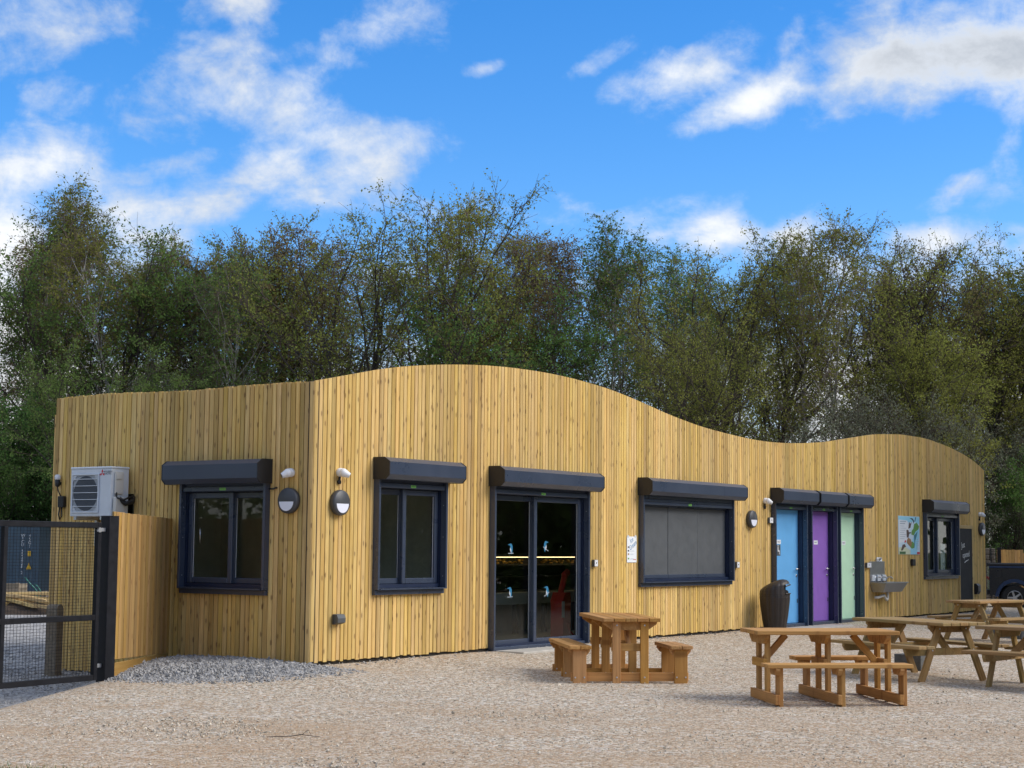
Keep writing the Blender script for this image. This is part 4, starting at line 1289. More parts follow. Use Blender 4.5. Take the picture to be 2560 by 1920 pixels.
def heap(b):
    rs = np.random.RandomState(2); n1, n2 = 18, 10
    vs = []; fs = []
    for j in range(n2 + 1):
        r = j / n2
        for i in range(n1):
            a = 2 * pi * i / n1
            h = (1 - r * r) * .34 * (1 + rs.uniform(-.25, .25)) - .08
            vs.append((cos(a) * r * 1.7 * (1 + rs.uniform(-.05, .05)), sin(a) * r * .8, h))
    for j in range(n2):
        for i in range(n1):
            a = j * n1 + i; c = j * n1 + (i + 1) % n1
            fs.append((a, c, c + n1, a + n1))
    b.add(vs, fs)


hp = one('soil_heap', 'soil', None, heap, loc=(hx, hy, gz(hx, hy)), rotz=-radians(56))
tag(hp, 'low dark heap of soil and stones under the pile of stakes', 'soil')
rs = np.random.RandomState(4)
for i in range(26):
    a = rs.normal(0, .22) + (.25 if i % 3 == 0 else -.1); L_ = rs.uniform(1.2, 1.8)
    lx = rs.uniform(-1.5, .3); ly = rs.uniform(-.35, .3); lz = .10 + .55 * rs.rand() * (1 - abs(lx + .5) / 1.4)
    ang = -radians(56)
    st = thing('timber_stake', 'pale pointed timber stake lying in the pile behind the gate', 'stake', (hx + cos(ang) * lx - sin(ang) * ly, hy + sin(ang) * lx + cos(ang) * ly, gz(hx, hy) + max(.05, lz)), ang + a, 'pile of fresh stakes')
    st.rotation_euler = (0, rs.uniform(-.02, .22), ang + a)
    one('shaft', 'pale_wood', st, lambda b: b.box((0, -.04, -.04), (L_, .04, .04), .008))
    one('point', 'pale_wood', st, lambda b: b.add([(L_, -.04, -.04), (L_, .04, -.04), (L_, .04, .04), (L_, -.04, .04), (L_ + .18, 0, 0)], [(0, 1, 4), (1, 2, 4), (2, 3, 4), (3, 0, 4), (3, 2, 1, 0)]))
gx_, gy_, gzz = at_depth(88, 1478, 45)
o = one('garden_hose', 'hose_green', None, lambda b: (b.tube([at_depth(62, 1443, 45), at_depth(72, 1456, 45), at_depth(84, 1468, 45), at_depth(92, 1478, 45), at_depth(95, 1520, 45)], .022, 6), b.tube([at_depth(86, 1460, 45.2), at_depth(94, 1466, 45.2), at_depth(101, 1477, 45.2), at_depth(103, 1522, 45.2)], .02, 6)), True)
tag(o, 'green hose ends poking up in front of the container', 'hose')

# ------------------------------------------------------------------ litter bin
bnx = at_y(1937, 1500, -.42)[0]
bn = thing('litter_bin', 'dark brown barrel shaped litter bin with staved sides and hooded top', 'bin', (bnx, -.42, gz(bnx, -.42) + .0), radians(-68))


def staved(prof, n=16, sub=3):
    vs = []; fs = []
    m_ = n * sub
    for (r, h) in prof:
        for k_ in range(m_):
            t_ = 2 * pi * k_ / m_
            rr = r * (.972 if k_ % sub == 0 else 1.0)
            vs.append((rr * cos(t_), rr * sin(t_), h))
    for i in range(len(prof) - 1):
        for k_ in range(m_):
            a = i * m_ + k_; c = i * m_ + (k_ + 1) % m_
            fs.append((a, c, c + m_, a + m_))
    fs.append(tuple(range(m_))[::-1]); fs.append(tuple((len(prof) - 1) * m_ + k_ for k_ in range(m_)))
    return vs, fs


def bin_body(b):
    vs, fs = staved([(.195, -.03), (.205, .06), (.245, .30), (.272, .52), (.280, .62), (.278, .655)]); b.add(vs, fs)


def bin_hood(b):
    """domed hood leaning over the opening on its front (+x)"""
    vs = []; fs = []; n_ = 48
    # radius, height at the back, height at the front, forward shift
    rings = [(.280, .658, .658, 0), (.279, .69, .705, 0), (.275, .73, .80, .0), (.262, .765, .875, .01), (.235, .80, .915, .02), (.185, .84, .945, .03), (.11, .885, .955, .04), (.03, .925, .945, .05)]
    for i, (r, hb, hf, sx) in enumerate(rings):
        for k_ in range(n_):
            a = 2 * pi * k_ / n_; w_ = .5 + .5 * cos(a)
            g_ = .975 if (k_ % 3 == 0 and i < 6) else 1.0
            vs.append((r * g_ * cos(a) + sx, r * g_ * sin(a), hb + (hf - hb) * w_))
    for i in range(len(rings) - 1):
        for k_ in range(n_):
            am = (2 * pi * (k_ + .5) / n_ + pi) % (2 * pi) - pi
            if abs(am) < .72 and i in (1, 2): continue
            p = i * n_ + k_; q = i * n_ + (k_ + 1) % n_
            fs.append((p, q, q + n_, p + n_))
    fs.append(tuple((len(rings) - 1) * n_ + k_ for k_ in range(n_)))
    b.add(vs, fs)


one('body', 'bin_plastic', bn, bin_body)
hd = one('hood', 'bin_plastic', bn, bin_hood)
one('liner', 'black_plastic', bn, lambda b: b.lathe([(.0, .66), (.25, .66), (.25, .74), (.22, .76)], 20))
one('lip', 'bin_plastic', hd, lambda b: b.tube([(.272 * cos(a) + .01, .272 * sin(a), .856 - .05 * a * a) for a in np.linspace(-.74, .74, 9)], .013, 6))
one('lip', 'bin_plastic', hd, lambda b: b.tube([(.282 * cos(a), .282 * sin(a), .695) for a in np.linspace(-.74, .74, 9)], .012, 6))

# ------------------------------------------------------------------ picnic tables
def walk_table(label, loc, rotz, Lh=.72, flip=1):
    """walk-through picnic table on three straight trestles, one bench shorter than the other"""
    t = thing('picnic_table', label, 'picnic table', loc, rotz, 'stained picnic tables')
    Bo, To = .62, .17
    for fi, u in enumerate((-Lh, 0, Lh)):
        short = (fi == 0 and flip < 0) or (fi == 2 and flip > 0)
        sides = [(1, 'long')] + ([] if short else [(-1, 'short')])
        lo_v = -Bo - .10 if not short else -To - .12
        # base rail and mid rail, between the leg pairs
        one('base_rail', 'stain_wood', t, lambda b: b.box((u - .022, lo_v, .0), (u + .022, Bo + .10, .105), .005))
        one('tie_rail', 'stain_wood', t, lambda b: b.box((u - .0225, -To - .055, .36), (u + .0215, To + .055, .45), .004))
        one('bearer', 'stain_wood', t, lambda b: b.extrude([(-.33, .712), (.33, .712), (.33, .685), (.22, .612), (-.22, .612), (-.33, .685)], 'x', u - .021, u + .0225))
        for sv in (1, -1):
            lg_ = one('leg', 'stain_wood', t, lambda b: b.box((u - .066, sv * To - .05, -.03), (u - .0235, sv * To + .05, .712), .005))
            one('bolt', 'galvanised', lg_, lambda b: [b.lathe([(.011, 0), (.009, .005), (0, .007)], 8, Matrix.Translation((u - .066, sv * To, z)) @ Matrix.Rotation(-pi / 2, 4, 'Y')) for z in (.05, .67)])
        for sv, _k in sides:
            lg_ = one('bench_leg', 'stain_wood', t, lambda b: b.box((u - .067, sv * Bo - .08, -.03), (u - .0235, sv * Bo + .08, .383), .005))
            one('bolt', 'galvanised', lg_, lambda b: [b.lathe([(.011, 0), (.009, .005), (0, .007)], 8, Matrix.Translation((u - .067, sv * Bo + q, .05)) @ Matrix.Rotation(-pi / 2, 4, 'Y')) for q in (-.055, .055)])
            one('bench_bearer', 'stain_wood', t, lambda b: b.extrude([(sv * Bo - .13, .383), (sv * Bo + .13, .383), (sv * Bo + .13, .36), (sv * Bo + .09, .31), (sv * Bo - .09, .31), (sv * Bo - .13, .36)], 'x', u - .021, u + .0225))
    Lt = Lh + .12
    for i in range(5):
        v0 = -.36 + i * .144
        one('top_plank', 'stain_wood', t, lambda b: b.box((-Lt, v0 + .004, .714), (Lt, v0 + .140, .758), .005))
    for sv in (1, -1):
        a0, a1 = -Lt, Lt
        if sv < 0:
            if flip > 0: a1 = .12
            else: a0 = -.12
        for k_ in (0, 1):
            v0 = sv * Bo - .135 + k_ * .137
            one('seat_plank', 'stain_wood', t, lambda b: b.box((a0, v0 + .003, .385), (a1, v0 + .132, .428), .005))
    for s_ in (1, -1):
        one('brace', 'stain_wood', t, lambda b: b.bar((s_ * (Lh - .03), .0, .40), (s_ * .38, .0, .70), .045, .07, .004))
    return t


p = (2.27, -3.105)
walk_table('orange stained picnic table with straight legs in front of the sliding glass door', (p[0], p[1], gz(*p) + .01), radians(41.7), .72, 1)
p = (1.43, -6.18)
T2 = walk_table('orange stained picnic table with straight legs between two weathered picnic tables and the glass door', (p[0], p[1], gz(*p) + .01), radians(-48.5) + pi, .68, 1)
T2['label'] = 'orange stained picnic table with straight legs in front of the blue door'


def a_table(label, loc, rotz, half=.62, over=.26):
    """A-frame picnic table, weathered"""
    t = thing('weathered_picnic_table', label, 'picnic table', loc, rotz, 'weathered A-frame picnic tables')
    for s_ in (-1, 1):
        u = s_ * half
        for sv in (1, -1):
            lg_ = one('leg', 'old_wood', t, lambda b: b.bar((u + .024 * s_, sv * .52, -.02), (u + .024 * s_, sv * .20, .69), .042, .092, .005, (0, sv, .4)))
            one('bolt', 'galvanised', lg_, lambda b: [b.lathe([(.012, 0), (.010, .005), (0, .007)], 8, Matrix.Translation((u + .046 * s_, sv * (.52 - .32 * (z + .02) / .71), z)) @ Matrix.Rotation(pi / 2 * s_, 4, 'Y')) for z in (.38, .65)])
        one('cross_rail', 'old_wood', t, lambda b: b.extrude([(-.74, .405), (.74, .405), (.74, .37), (.70, .315), (-.70, .315), (-.74, .37)], 'x', u - .021 - .021 * s_ - .002 * s_, u + .021 - .021 * s_ - .002 * s_))
        one('bearer', 'old_wood', t, lambda b: b.extrude([(-.34, .688), (.34, .688), (.34, .66), (.27, .60), (-.27, .60), (-.34, .66)], 'x', u - .021 - .021 * s_ - .002 * s_, u + .021 - .021 * s_ - .002 * s_))
        one('brace', 'old_wood', t, lambda b: b.bar((u - .05 * s_, .0, .36), (u - .36 * s_, .0, .68), .05, .085, .004))
    Lt = half + over
    for i in range(5):
        v0 = -.36 + i * .144
        one('top_plank', 'old_wood', t, lambda b: b.box((-Lt, v0 + .003, .690), (Lt, v0 + .141, .732), .006))
    for sv in (1, -1):
        for k_ in (0, 1):
            v0 = sv * .62 - .135 + k_ * .137
            one('seat_plank', 'old_wood', t, lambda b: b.box((-Lt, v0 + .003, .407), (Lt, v0 + .132, .447), .006))
    return t


p = (5.25, -5.86)
a_table('weathered picnic table with splayed legs and a concrete block under its seat', (p[0], p[1], gz(*p) + .01), radians(62.2), .62, .26)
p = (4.9, -7.75)
a_table('weathered picnic table at the edge of the yard beside the one with the block', (p[0], p[1], gz(*p) + .01), radians(84), .62, .26)
p = (13.8, -3.95)
a_table('weathered picnic table beside the chalkboard end of the building', (p[0], p[1], gz(*p) + .01), radians(-15), .58, .22)


def cblock(u, v, dep, rot, label):
    x, y, z = at_depth(u, v, dep)
    z = gz(x, y) - .015
    o = thing('concrete_block', label, 'block', (x, y, z), rot, 'concrete blocks weighing down the tables')
    one('body', 'block', o, lambda b: b.box((-.22, -.11, 0), (.22, .11, .225), .008))
    one('mortar', 'concrete', o, lambda b: b.box((-.14, -.08, .2255), (.10, .07, .232), .002))


cblock(2280, 1660, 23.0, radians(75), 'dark concrete block under the seat of the weathered table facing the sink')
cblock(2505, 1612, 31.5, radians(40), 'dark concrete block under the table beside the chalkboard end')
cblock(2556, 1618, 31.0, radians(40), 'dark concrete block at the outer seat of the table beside the chalkboard end')

# ------------------------------------------------------------------ pillar, fence and vehicle beyond the far end
VD = 49.5
px0 = at_depth(2473, 1500, 56)
pl = thing('stone_pillar', 'rough dark stone pillar at the far end of the building', 'pillar', (px0[0], px0[1], -.4), YAW - pi / 2)
rs = np.random.RandomState(8)
zc = 0.0
while zc < 1.95:
    hh = rs.uniform(.12, .22); xx = -.17
    while xx < .17:
        ww = rs.uniform(.13, .22)
        one('stone', 'stone', pl, lambda b: b.box((xx, -.22 + rs.uniform(-.02, .02), zc), (min(.19, xx + ww) - .012, .2, zc + hh - .012), .02))
        xx += ww
    zc += hh
one('core', 'soil', pl, lambda b: b.box((-.15, -.18, 0), (.15, .18, zc - .03)))
gx2 = at_depth(2488, 1500, 55)
g2 = thing('steel_gate', 'black steel gate with ladder mesh between the stone pillar and board fence', 'gate', (gx2[0], gx2[1], -.4), YAW - pi / 2)
for xx in (-.13, .10):
    one('stile', 'black_steel', g2, lambda b: b.box((xx, -.03, 0), (xx + (.03 if xx < 0 else .12), .03, 2.0), .004))
one('rungs', 'black_steel', g2, lambda b: [b.box((-.10, -.006, z), (.10, .006, z + .012)) for z in np.arange(.1, 2.0, .07)])
f2 = at_depth(2494, 1500, 58)
fd = thing('board_fence', 'brown vertical board fence with a stepped top behind the parked vehicle', 'fence', (f2[0], f2[1], -.5), YAW - pi / 2 + radians(4))
for i in range(34):
    st_ = 2.02 if i < 9 else (1.92 if i < 17 else (1.80 if i < 25 else 1.68))
    one('board', 'fence_wood', fd, lambda b: b.box((i * .105, -.012, .05), (i * .105 + .100, .012, st_ + rnd.uniform(-.01, .01)), .003))
one('rail', 'fence_wood', fd, lambda b: b.box((0, .013, .5), (3.5, .06, .6)))

# 4x4 pick-up, rear towards the building
wx, wy, _ = at_depth(2537, 1500, VD)
vr = YAW - pi / 2 + radians(-14)
car = thing('pickup_truck', 'dark blue four wheel drive pick-up parked beyond the far end of the building', 'pick-up truck', (wx, wy, -.28), vr)
# local: x forwards (right in the picture), rear wheel at x=0, near side at y=0, y away from the viewer


def arch_poly(x0, x1, zb, zt, arches, r=.46, za=.38):
    pts = [(x0, zb)]
    for a in arches:
        pts += [(a + r * cos(t), za + r * sin(t)) for t in np.linspace(pi, 0, 15) if za + r * sin(t) > zb - 1e-3]
    pts += [(x1, zb), (x1, zt), (x0, zt)]
    return pts


WB = 2.79
one('body', 'car_dark', car, lambda b: (b.extrude(arch_poly(-.72, 3.5, .42, 1.30, (0, WB)), 'y', -.02, .06), b.extrude(arch_poly(-.72, 3.5, .42, 1.30, (0, WB)), 'y', 1.56, 1.64),
                                        b.box((-.72, .06, .45), (-.64, 1.56, 1.30), .01), b.box((1.1, .06, .45), (1.18, 1.56, 1.30)), b.box((-.64, .06, .74), (1.1, 1.56, .80)), b.box((2.45, .06, .55), (3.48, 1.56, 1.36), .05)))
one('belt_line', 'car_blue', car, lambda b: (b.bar((-.72, -.03, 1.285), (2.5, -.03, 1.285), .03, .05, .008), b.bar((-.72, 1.65, 1.285), (2.5, 1.65, 1.285), .03, .05, .008)))
one('bed_rail', 'black_plastic', car, lambda b: (b.box((-.74, -.03, 1.312), (1.2, .09, 1.40), .02), b.box((-.74, 1.55, 1.312), (1.2, 1.67, 1.40), .02)))
one('cab', 'car_dark', car, lambda b: b.extrude([(1.12, 1.31), (1.16, 1.98), (1.30, 2.03), (2.10, 2.03), (2.24, 1.98), (2.50, 1.37), (2.50, 1.31)], 'y', .03, 1.59))
one('side_window', 'car_glass', car, lambda b: b.extrude([(1.28, 1.42), (1.28, 1.90), (2.12, 1.90), (2.32, 1.42)], 'y', .02, .0285))
one('windscreen', 'car_glass', car, lambda b: b.bar((2.515, .81, 1.42), (2.275, .81, 1.94), 1.35, .01, 0, (1, 0, .4)))
for a in (0, WB):
    for yy, sgn in ((-.07, 1), (1.69, -1)):
        def flare(b):
            outer = [(a + .56 * cos(t), .38 + .56 * sin(t)) for t in np.linspace(pi * .98, pi * .02, 17)]
            inner = [(a + .455 * cos(t), .38 + .455 * sin(t)) for t in np.linspace(pi * .02, pi * .98, 17)]
            for i in range(16):
                o0, o1 = outer[i], outer[i + 1]; i0, i1 = inner[16 - i], inner[15 - i]
                b.extrude([o0, o1, i1, i0], 'y', yy, yy + sgn * .055)
        one('wheel_arch', 'car_blue', car, flare)
    for yy in (.09, 1.53):
        R = Matrix.Translation((a, yy, .38)) @ Matrix.Rotation(pi / 2, 4, 'X')
        wh = one('wheel', 'rubber', car, lambda b: (b.lathe([(.20, -.12), (.34, -.125), (.375, -.10), (.385, -.05), (.385, .05), (.375, .10), (.34, .125), (.215, .12), (.20, -.12)], 36, R, False),
                                                   [b.box((-.02, .378, -.12), (.02, .396, .12), .004, R @ Matrix.Rotation(2 * pi * k_ / 26, 4, 'Z')) for k_ in range(26)]), False)

        def rim(b):
            s_ = 1 if yy < 1 else -1
            b.lathe([(.215, .04 * s_), (.225, .115 * s_), (.205, .118 * s_), (.195, .03 * s_), (.215, .04 * s_)], 30, R, False)
            b.lathe([(.0, .10 * s_), (.06, .10 * s_), (.06, .02 * s_)], 16, R)
            for k_ in range(5):
                b.box((-.032, .05, .05 if s_ > 0 else -.095), (.032, .21, .095 if s_ > 0 else -.05), .012, R @ Matrix.Rotation(2 * pi * k_ / 5 + .3, 4, 'Z'))
        one('rim', 'alloy', wh, rim)
        one('hub', 'black_plastic', wh, lambda b: b.lathe([(.19, -.03), (.19, .02), (0, .02)], 20, R))
one('bumper', 'black_plastic', car, lambda b: (b.box((-.80, .1, .46), (-.725, 1.52, .60), .01), b.box((3.51, -.02, .50), (3.64, 1.64, .66), .02)))
one('rear_lamp', 'red_lamp', car, lambda b: b.lathe([(.045, 0), (.045, .03), (0, .035)], 14, Matrix.Translation((-.72, .12, .95)) @ Matrix.Rotation(-pi / 2, 4, 'Y')))
one('rear_lamp', 'red_lamp', car, lambda b: b.lathe([(.045, 0), (.045, .03), (0, .035)], 14, Matrix.Translation((-.72, 1.50, .95)) @ Matrix.Rotation(-pi / 2, 4, 'Y')))
one('filler_cap', 'black_plastic', car, lambda b: b.box((-.50, -.028, .98), (-.36, -.0205, 1.20), .004))
for yy in (.0, 1.36):
    one('mud_flap', 'rubber', car, lambda b: b.box((-.52, yy, .12), (-.50, yy + .26, .50)))

# ------------------------------------------------------------------ trees
def tube_mesh(P0, P1, R0, R1, n):
    """many tapered tubes at once; returns verts, quads"""
    P0 = np.asarray(P0, float); P1 = np.asarray(P1, float); R0 = np.asarray(R0, float)[:, None]; R1 = np.asarray(R1, float)[:, None]
    d = P1 - P0; d /= np.linalg.norm(d, axis=1)[:, None] + 1e-9
    a = np.where(np.abs(d[:, 2:3]) < .9, np.array([[0, 0, 1.0]]), np.array([[1.0, 0, 0]]))
    x = np.cross(d, a); x /= np.linalg.norm(x, axis=1)[:, None] + 1e-9
    y = np.cross(x, d)
    N = len(P0); V = np.zeros((N, 2, n, 3))
    for k_ in range(n):
        t = 2 * pi * k_ / n
        o = x * cos(t) + y * sin(t)
        V[:, 0, k_] = P0 + o * R0; V[:, 1, k_] = P1 + o * R1
    base = (np.arange(N) * 2 * n)[:, None]
    q = []
    for k_ in range(n):
        k2 = (k_ + 1) % n
        q.append(np.stack([base[:, 0] + k_, base[:, 0] + k2, base[:, 0] + n + k2, base[:, 0] + n + k_], 1))
    return V.reshape(-1, 3), np.concatenate(q, 0)


def np_mesh(name, parts, mats, tones=None):
    """parts: list of (verts, quads, material index, tone array or None)"""
    Vs, Qs, mi, tn = [], [], [], []; off = 0
    for V, Q, m_, t in parts:
        if len(V) == 0: continue
        Vs.append(V); Qs.append(Q + off); mi.append(np.full(len(Q), m_)); off += len(V)
        tn.append(t if t is not None else np.full(len(V), .5))
    V = np.concatenate(Vs); Q = np.concatenate(Qs); mi = np.concatenate(mi); tn = np.concatenate(tn)
    me = bpy.data.meshes.new(name)
    me.vertices.add(len(V)); me.vertices.foreach_set('co', V.astype(np.float32).ravel())
    me.loops.add(len(Q) * 4); me.loops.foreach_set('vertex_index', Q.astype(np.int32).ravel())
    me.polygons.add(len(Q)); me.polygons.foreach_set('loop_start', np.arange(0, len(Q) * 4, 4, dtype=np.int32))
    for m_ in mats: me.materials.append(M[m_])
    me.polygons.foreach_set('material_index', mi.astype(np.int32))
    a = me.attributes.new('tone', 'FLOAT', 'POINT'); a.data.foreach_set('value', tn.astype(np.float32))
    me.update(calc_edges=True); me.validate()
    return me


def tree_meshes(seed, spec):
    """a unit of tree geometry of height spec['H']: (trunk mesh, crown mesh)"""
    rs = np.random.RandomState(seed)
    H = spec['H']
    wood_s = {0: [], 1: [], 2: [], 3: []}
    tips = []

    def rot_about(d, ang, az):
        a = np.array([0, 0, 1.0]) if abs(d[2]) < .95 else np.array([1.0, 0, 0])
        x = np.cross(d, a); x /= np.linalg.norm(x); y = np.cross(d, x)
        return d * cos(ang) + (x * cos(az) + y * sin(az)) * sin(ang)

    def grow(p, d, L, r0, r1, n, wob, trop, lev):
        pts = [p]; p = p.copy(); d = d.copy()
        for i in range(n):
            d = d + rs.normal(0, wob, 3) + np.array([0, 0, trop])
            d /= np.linalg.norm(d)
            q = p + d * L / n
            ra = r0 + (r1 - r0) * i / n; rb = r0 + (r1 - r0) * (i + 1) / n
            wood_s[lev].append((p, q, ra, rb)); p = q; pts.append(p)
        return pts, d

    def at(pts, t):
        f = t * (len(pts) - 1); i = min(int(f), len(pts) - 2); w_ = f - i
        d = pts[i + 1] - pts[i]
        return pts[i] * (1 - w_) + pts[i + 1] * w_, d / np.linalg.norm(d)

    stems = spec.get('stems', 1)
    r_tr = spec['r']
    for s_ in range(stems):
        lean = rs.normal(0, spec.get('lean', .05), 2) + (np.array([cos(2.4 * s_), sin(2.4 * s_)]) * spec.get('splay', .0))
        d0 = np.array([lean[0], lean[1], 1.0]); d0 /= np.linalg.norm(d0)
        base = np.array([rs.normal(0, .12), rs.normal(0, .12), -.3]) * (1 if stems > 1 else 0) + np.array([0, 0, -.3]) * (stems == 1)
        tp, _ = grow(base, d0, H * spec['trunk'], r_tr, r_tr * .16, 12, spec['wob0'], .012, 0)
        nl = spec['limbs'] // stems
        for i in range(nl):
            t = spec['clear'] + (1 - spec['clear']) * (i + rs.rand()) / nl
            t = min(t, .995)
            p, d = at(tp, t)
            ang = radians(rs.uniform(*spec['ang1'])) * (1.12 - .45 * t)
            ld = rot_about(d, ang, i * 2.4 + rs.normal(0, .4))
            L = H * spec['l1'] * (spec['prof'](t)) * rs.uniform(.75, 1.2)
            lp, _ = grow(p, ld, L, r_tr * (.50 - .30 * t), r_tr * .055, 7, spec['wob1'], spec['trop1'], 1)
            nb = spec['br']
            for j in range(nb):
                tb = .15 + .85 * (j + rs.rand()) / nb
                p2, d2 = at(lp, min(tb, .99))
                bd = rot_about(d2, radians(rs.uniform(25, 65)), rs.uniform(0, 2 * pi))
                bl_ = L * spec['l2'] * (1.15 - .6 * tb) * rs.uniform(.6, 1.3)
                bp, _ = grow(p2, bd, bl_, r_tr * .085, r_tr * .022, 4, spec['wob2'], spec['trop2'], 2)
                nt = spec['tw']
                for k_ in range(nt):
                    tt = .1 + .9 * (k_ + rs.rand()) / nt
                    p3, d3 = at(bp, min(tt, .99))
                    td = rot_about(d3, radians(rs.uniform(20, 70)), rs.uniform(0, 2 * pi))
                    tl_ = spec['l3'] * rs.uniform(.5, 1.35)
                    tw, _ = grow(p3, td, tl_, spec['rt'], spec['rt'] * .5, 3, spec['wob3'], spec['trop3'], 3)
                    tips.append(tw)
    # leaves on the twigs, in clumps so that some twigs stay bare
    LV, LT = [], []
    per = spec['leaves']; sz = spec['leaf']
    cl = rs.rand(len(tips))
    cen, ax = [], []
    for tw, c_ in zip(tips, cl):
        if c_ < spec['bare']: continue
        for _ in range(per):
            t = rs.uniform(.15, 1.02); f = t * 3; i = min(int(f), 2); w_ = f - i
            cen.append(tw[i] * (1 - w_) + tw[i + 1] * w_ + rs.normal(0, spec['spread'], 3)); ax.append(tw[i + 1] - tw[i])
    cen = np.array(cen); N = len(cen)
    u = rs.normal(size=(N, 3)) + np.array(ax) * 2.0 + np.array([0, 0, -.5]); u /= np.linalg.norm(u, axis=1)[:, None]
    v = rs.normal(size=(N, 3)); v -= u * np.sum(u * v, 1)[:, None]; v /= np.linalg.norm(v, axis=1)[:, None]
    s1 = sz * rs.uniform(.6, 1.4, (N, 1)); s2 = s1 * spec.get('slim', .62)
    V = np.stack([cen - u * s1 * .5, cen + v * s2 * .5, cen + u * s1 * .5, cen - v * s2 * .5], 1).reshape(-1, 3)
    Q = np.arange(N * 4).reshape(-1, 4)
    tone = np.repeat(rs.rand(N), 4)

    def T_(lev, n):
        S = wood_s[lev]
        if not S: return np.zeros((0, 3)), np.zeros((0, 4), int)
        return tube_mesh([s[0] for s in S], [s[1] for s in S], [s[2] for s in S], [s[3] for s in S], n)
    a0, a1, a2, a3 = T_(0, 8), T_(1, 5), T_(2, 3), T_(3, 3)
    tm = np_mesh('trunk', [(a0[0], a0[1], 0, None), (a1[0], a1[1], 1 if spec['bark'] == 'birch_bark' and spec.get('darklimb') else 0, None)], [spec['bark'], spec['twig']])
    cm = np_mesh('crown', [(a2[0], a2[1], 0, None), (a3[0], a3[1], 0, None), (V, Q, 1, tone)], [spec['twig'], spec['leafmat']])
    zmax = max(V[:, 2].max(), a3[0][:, 2].max())
    return tm, cm, zmax


round_p = lambda t: (.35 + 1.1 * sin(pi * min(1, max(0, (t - .15) / .9))) ** .8)
tall_p = lambda t: (.45 + .75 * sin(pi * min(1, max(0, (t - .05) / 1.0))))
BIRCH = dict(H=13, r=.10, trunk=.95, limbs=26, clear=.42, ang1=(28, 55), l1=.20, prof=tall_p, br=8, l2=.55, tw=9, l3=.75, rt=.0065, wob0=.035, wob1=.10, wob2=.16, wob3=.14,
             trop1=.10, trop2=-.04, trop3=-.22, leaves=8, leaf=.086, bare=.30, spread=.05, bark='birch_bark', twig='birch_twig', leafmat='leaf_olive', lean=.05, darklimb=False)
OAK = dict(H=13, r=.20, trunk=.80, limbs=19, clear=.33, ang1=(30, 62), l1=.40, prof=tall_p, br=10, l2=.42, tw=10, l3=.60, rt=.008, wob0=.06, wob1=.15, wob2=.20, wob3=.16,
           trop1=.09, trop2=.05, trop3=.04, leaves=8, leaf=.090, bare=.26, spread=.08, bark='bark', twig='twig', leafmat='leaf_olive', lean=.06)


def S_(base, **kw):
    d = dict(base); d.update(kw); return d


SPECS = {
    'birch': [S_(BIRCH), S_(BIRCH, leafmat='leaf_brown', bare=.30, leaves=9, limbs=30), S_(BIRCH, leafmat='leaf_green', leaves=10, bare=.18, l1=.23), S_(BIRCH, stems=2, splay=.10, leaves=9, bare=.25, r=.10)],
    'oak': [S_(OAK), S_(OAK, leafmat='leaf_olive', leaves=9, l1=.44, stems=2, splay=.16, limbs=22), S_(OAK, leafmat='leaf_brown', leaves=8, bare=.26, limbs=20, ang1=(25, 50), l1=.36)],
    'leafy': [S_(OAK, leafmat='leaf_olive', leaves=10, bare=.16, limbs=22, l1=.36, leaf=.10), S_(OAK, leafmat='leaf_green', leaves=10, bare=.16, limbs=24, l1=.32, leaf=.10, stems=2, splay=.1)],
    'shrub': [S_(OAK, H=7, r=.08, trunk=.75, stems=5, splay=.32, limbs=35, clear=.06, l1=.36, br=7, tw=8, l3=.45, leaves=12, bare=.03, leaf=.085, leafmat='leaf_hedge', rt=.006, trop1=.06),
              S_(OAK, H=7, r=.07, trunk=.80, stems=5, splay=.28, limbs=35, clear=.08, l1=.34, br=7, tw=8, l3=.55, leaves=8, bare=.10, leaf=.075, leafmat='leaf_grey', slim=.4, rt=.006, trop1=.10, bark='bark')],
}
TREES = {}
sd_ = 100
for kind, lst in SPECS.items():
    for sp_ in lst:
        sd_ += 1; TREES.setdefault(kind, []).append(tree_meshes(sd_, sp_))

KIND_NAME = {'birch': 'birch_tree', 'oak': 'spreading_tree', 'leafy': 'leafy_tree', 'shrub': 'shrub'}
LEAFW = {('birch', 0): 'slender birch with hanging olive twigs', ('birch', 1): 'slender birch with brownish hanging twigs', ('birch', 2): 'fresh green slender birch', ('birch', 3): 'sparse double stemmed pale birch',
         ('oak', 0): 'spreading dark limbed olive tree', ('oak', 1): 'forked dark limbed olive tree', ('oak', 2): 'thin leaved brownish upright tree',
         ('leafy', 0): 'dense olive leaved tree', ('leafy', 1): 'dense green leaved tree', ('shrub', 0): 'dense green hedge bush', ('shrub', 1): 'grey green willow bush'}
WHERE = [(110, 'beyond the shipping container'), (300, 'behind the roof over the air conditioner'), (600, 'behind the roof over the end wall window'), (740, 'behind the roof at the wall corner'),
         (1030, 'behind the roof over the narrow window'), (1330, 'behind the roof over the glass door'), (1640, 'behind the roof over the serving hatch'), (1900, 'behind the roof over the lavatory doors'),
         (1995, 'behind the roof over the map poster'), (2130, 'behind the roof over the chalkboard'), (99999, 'beyond the far end of the building')]


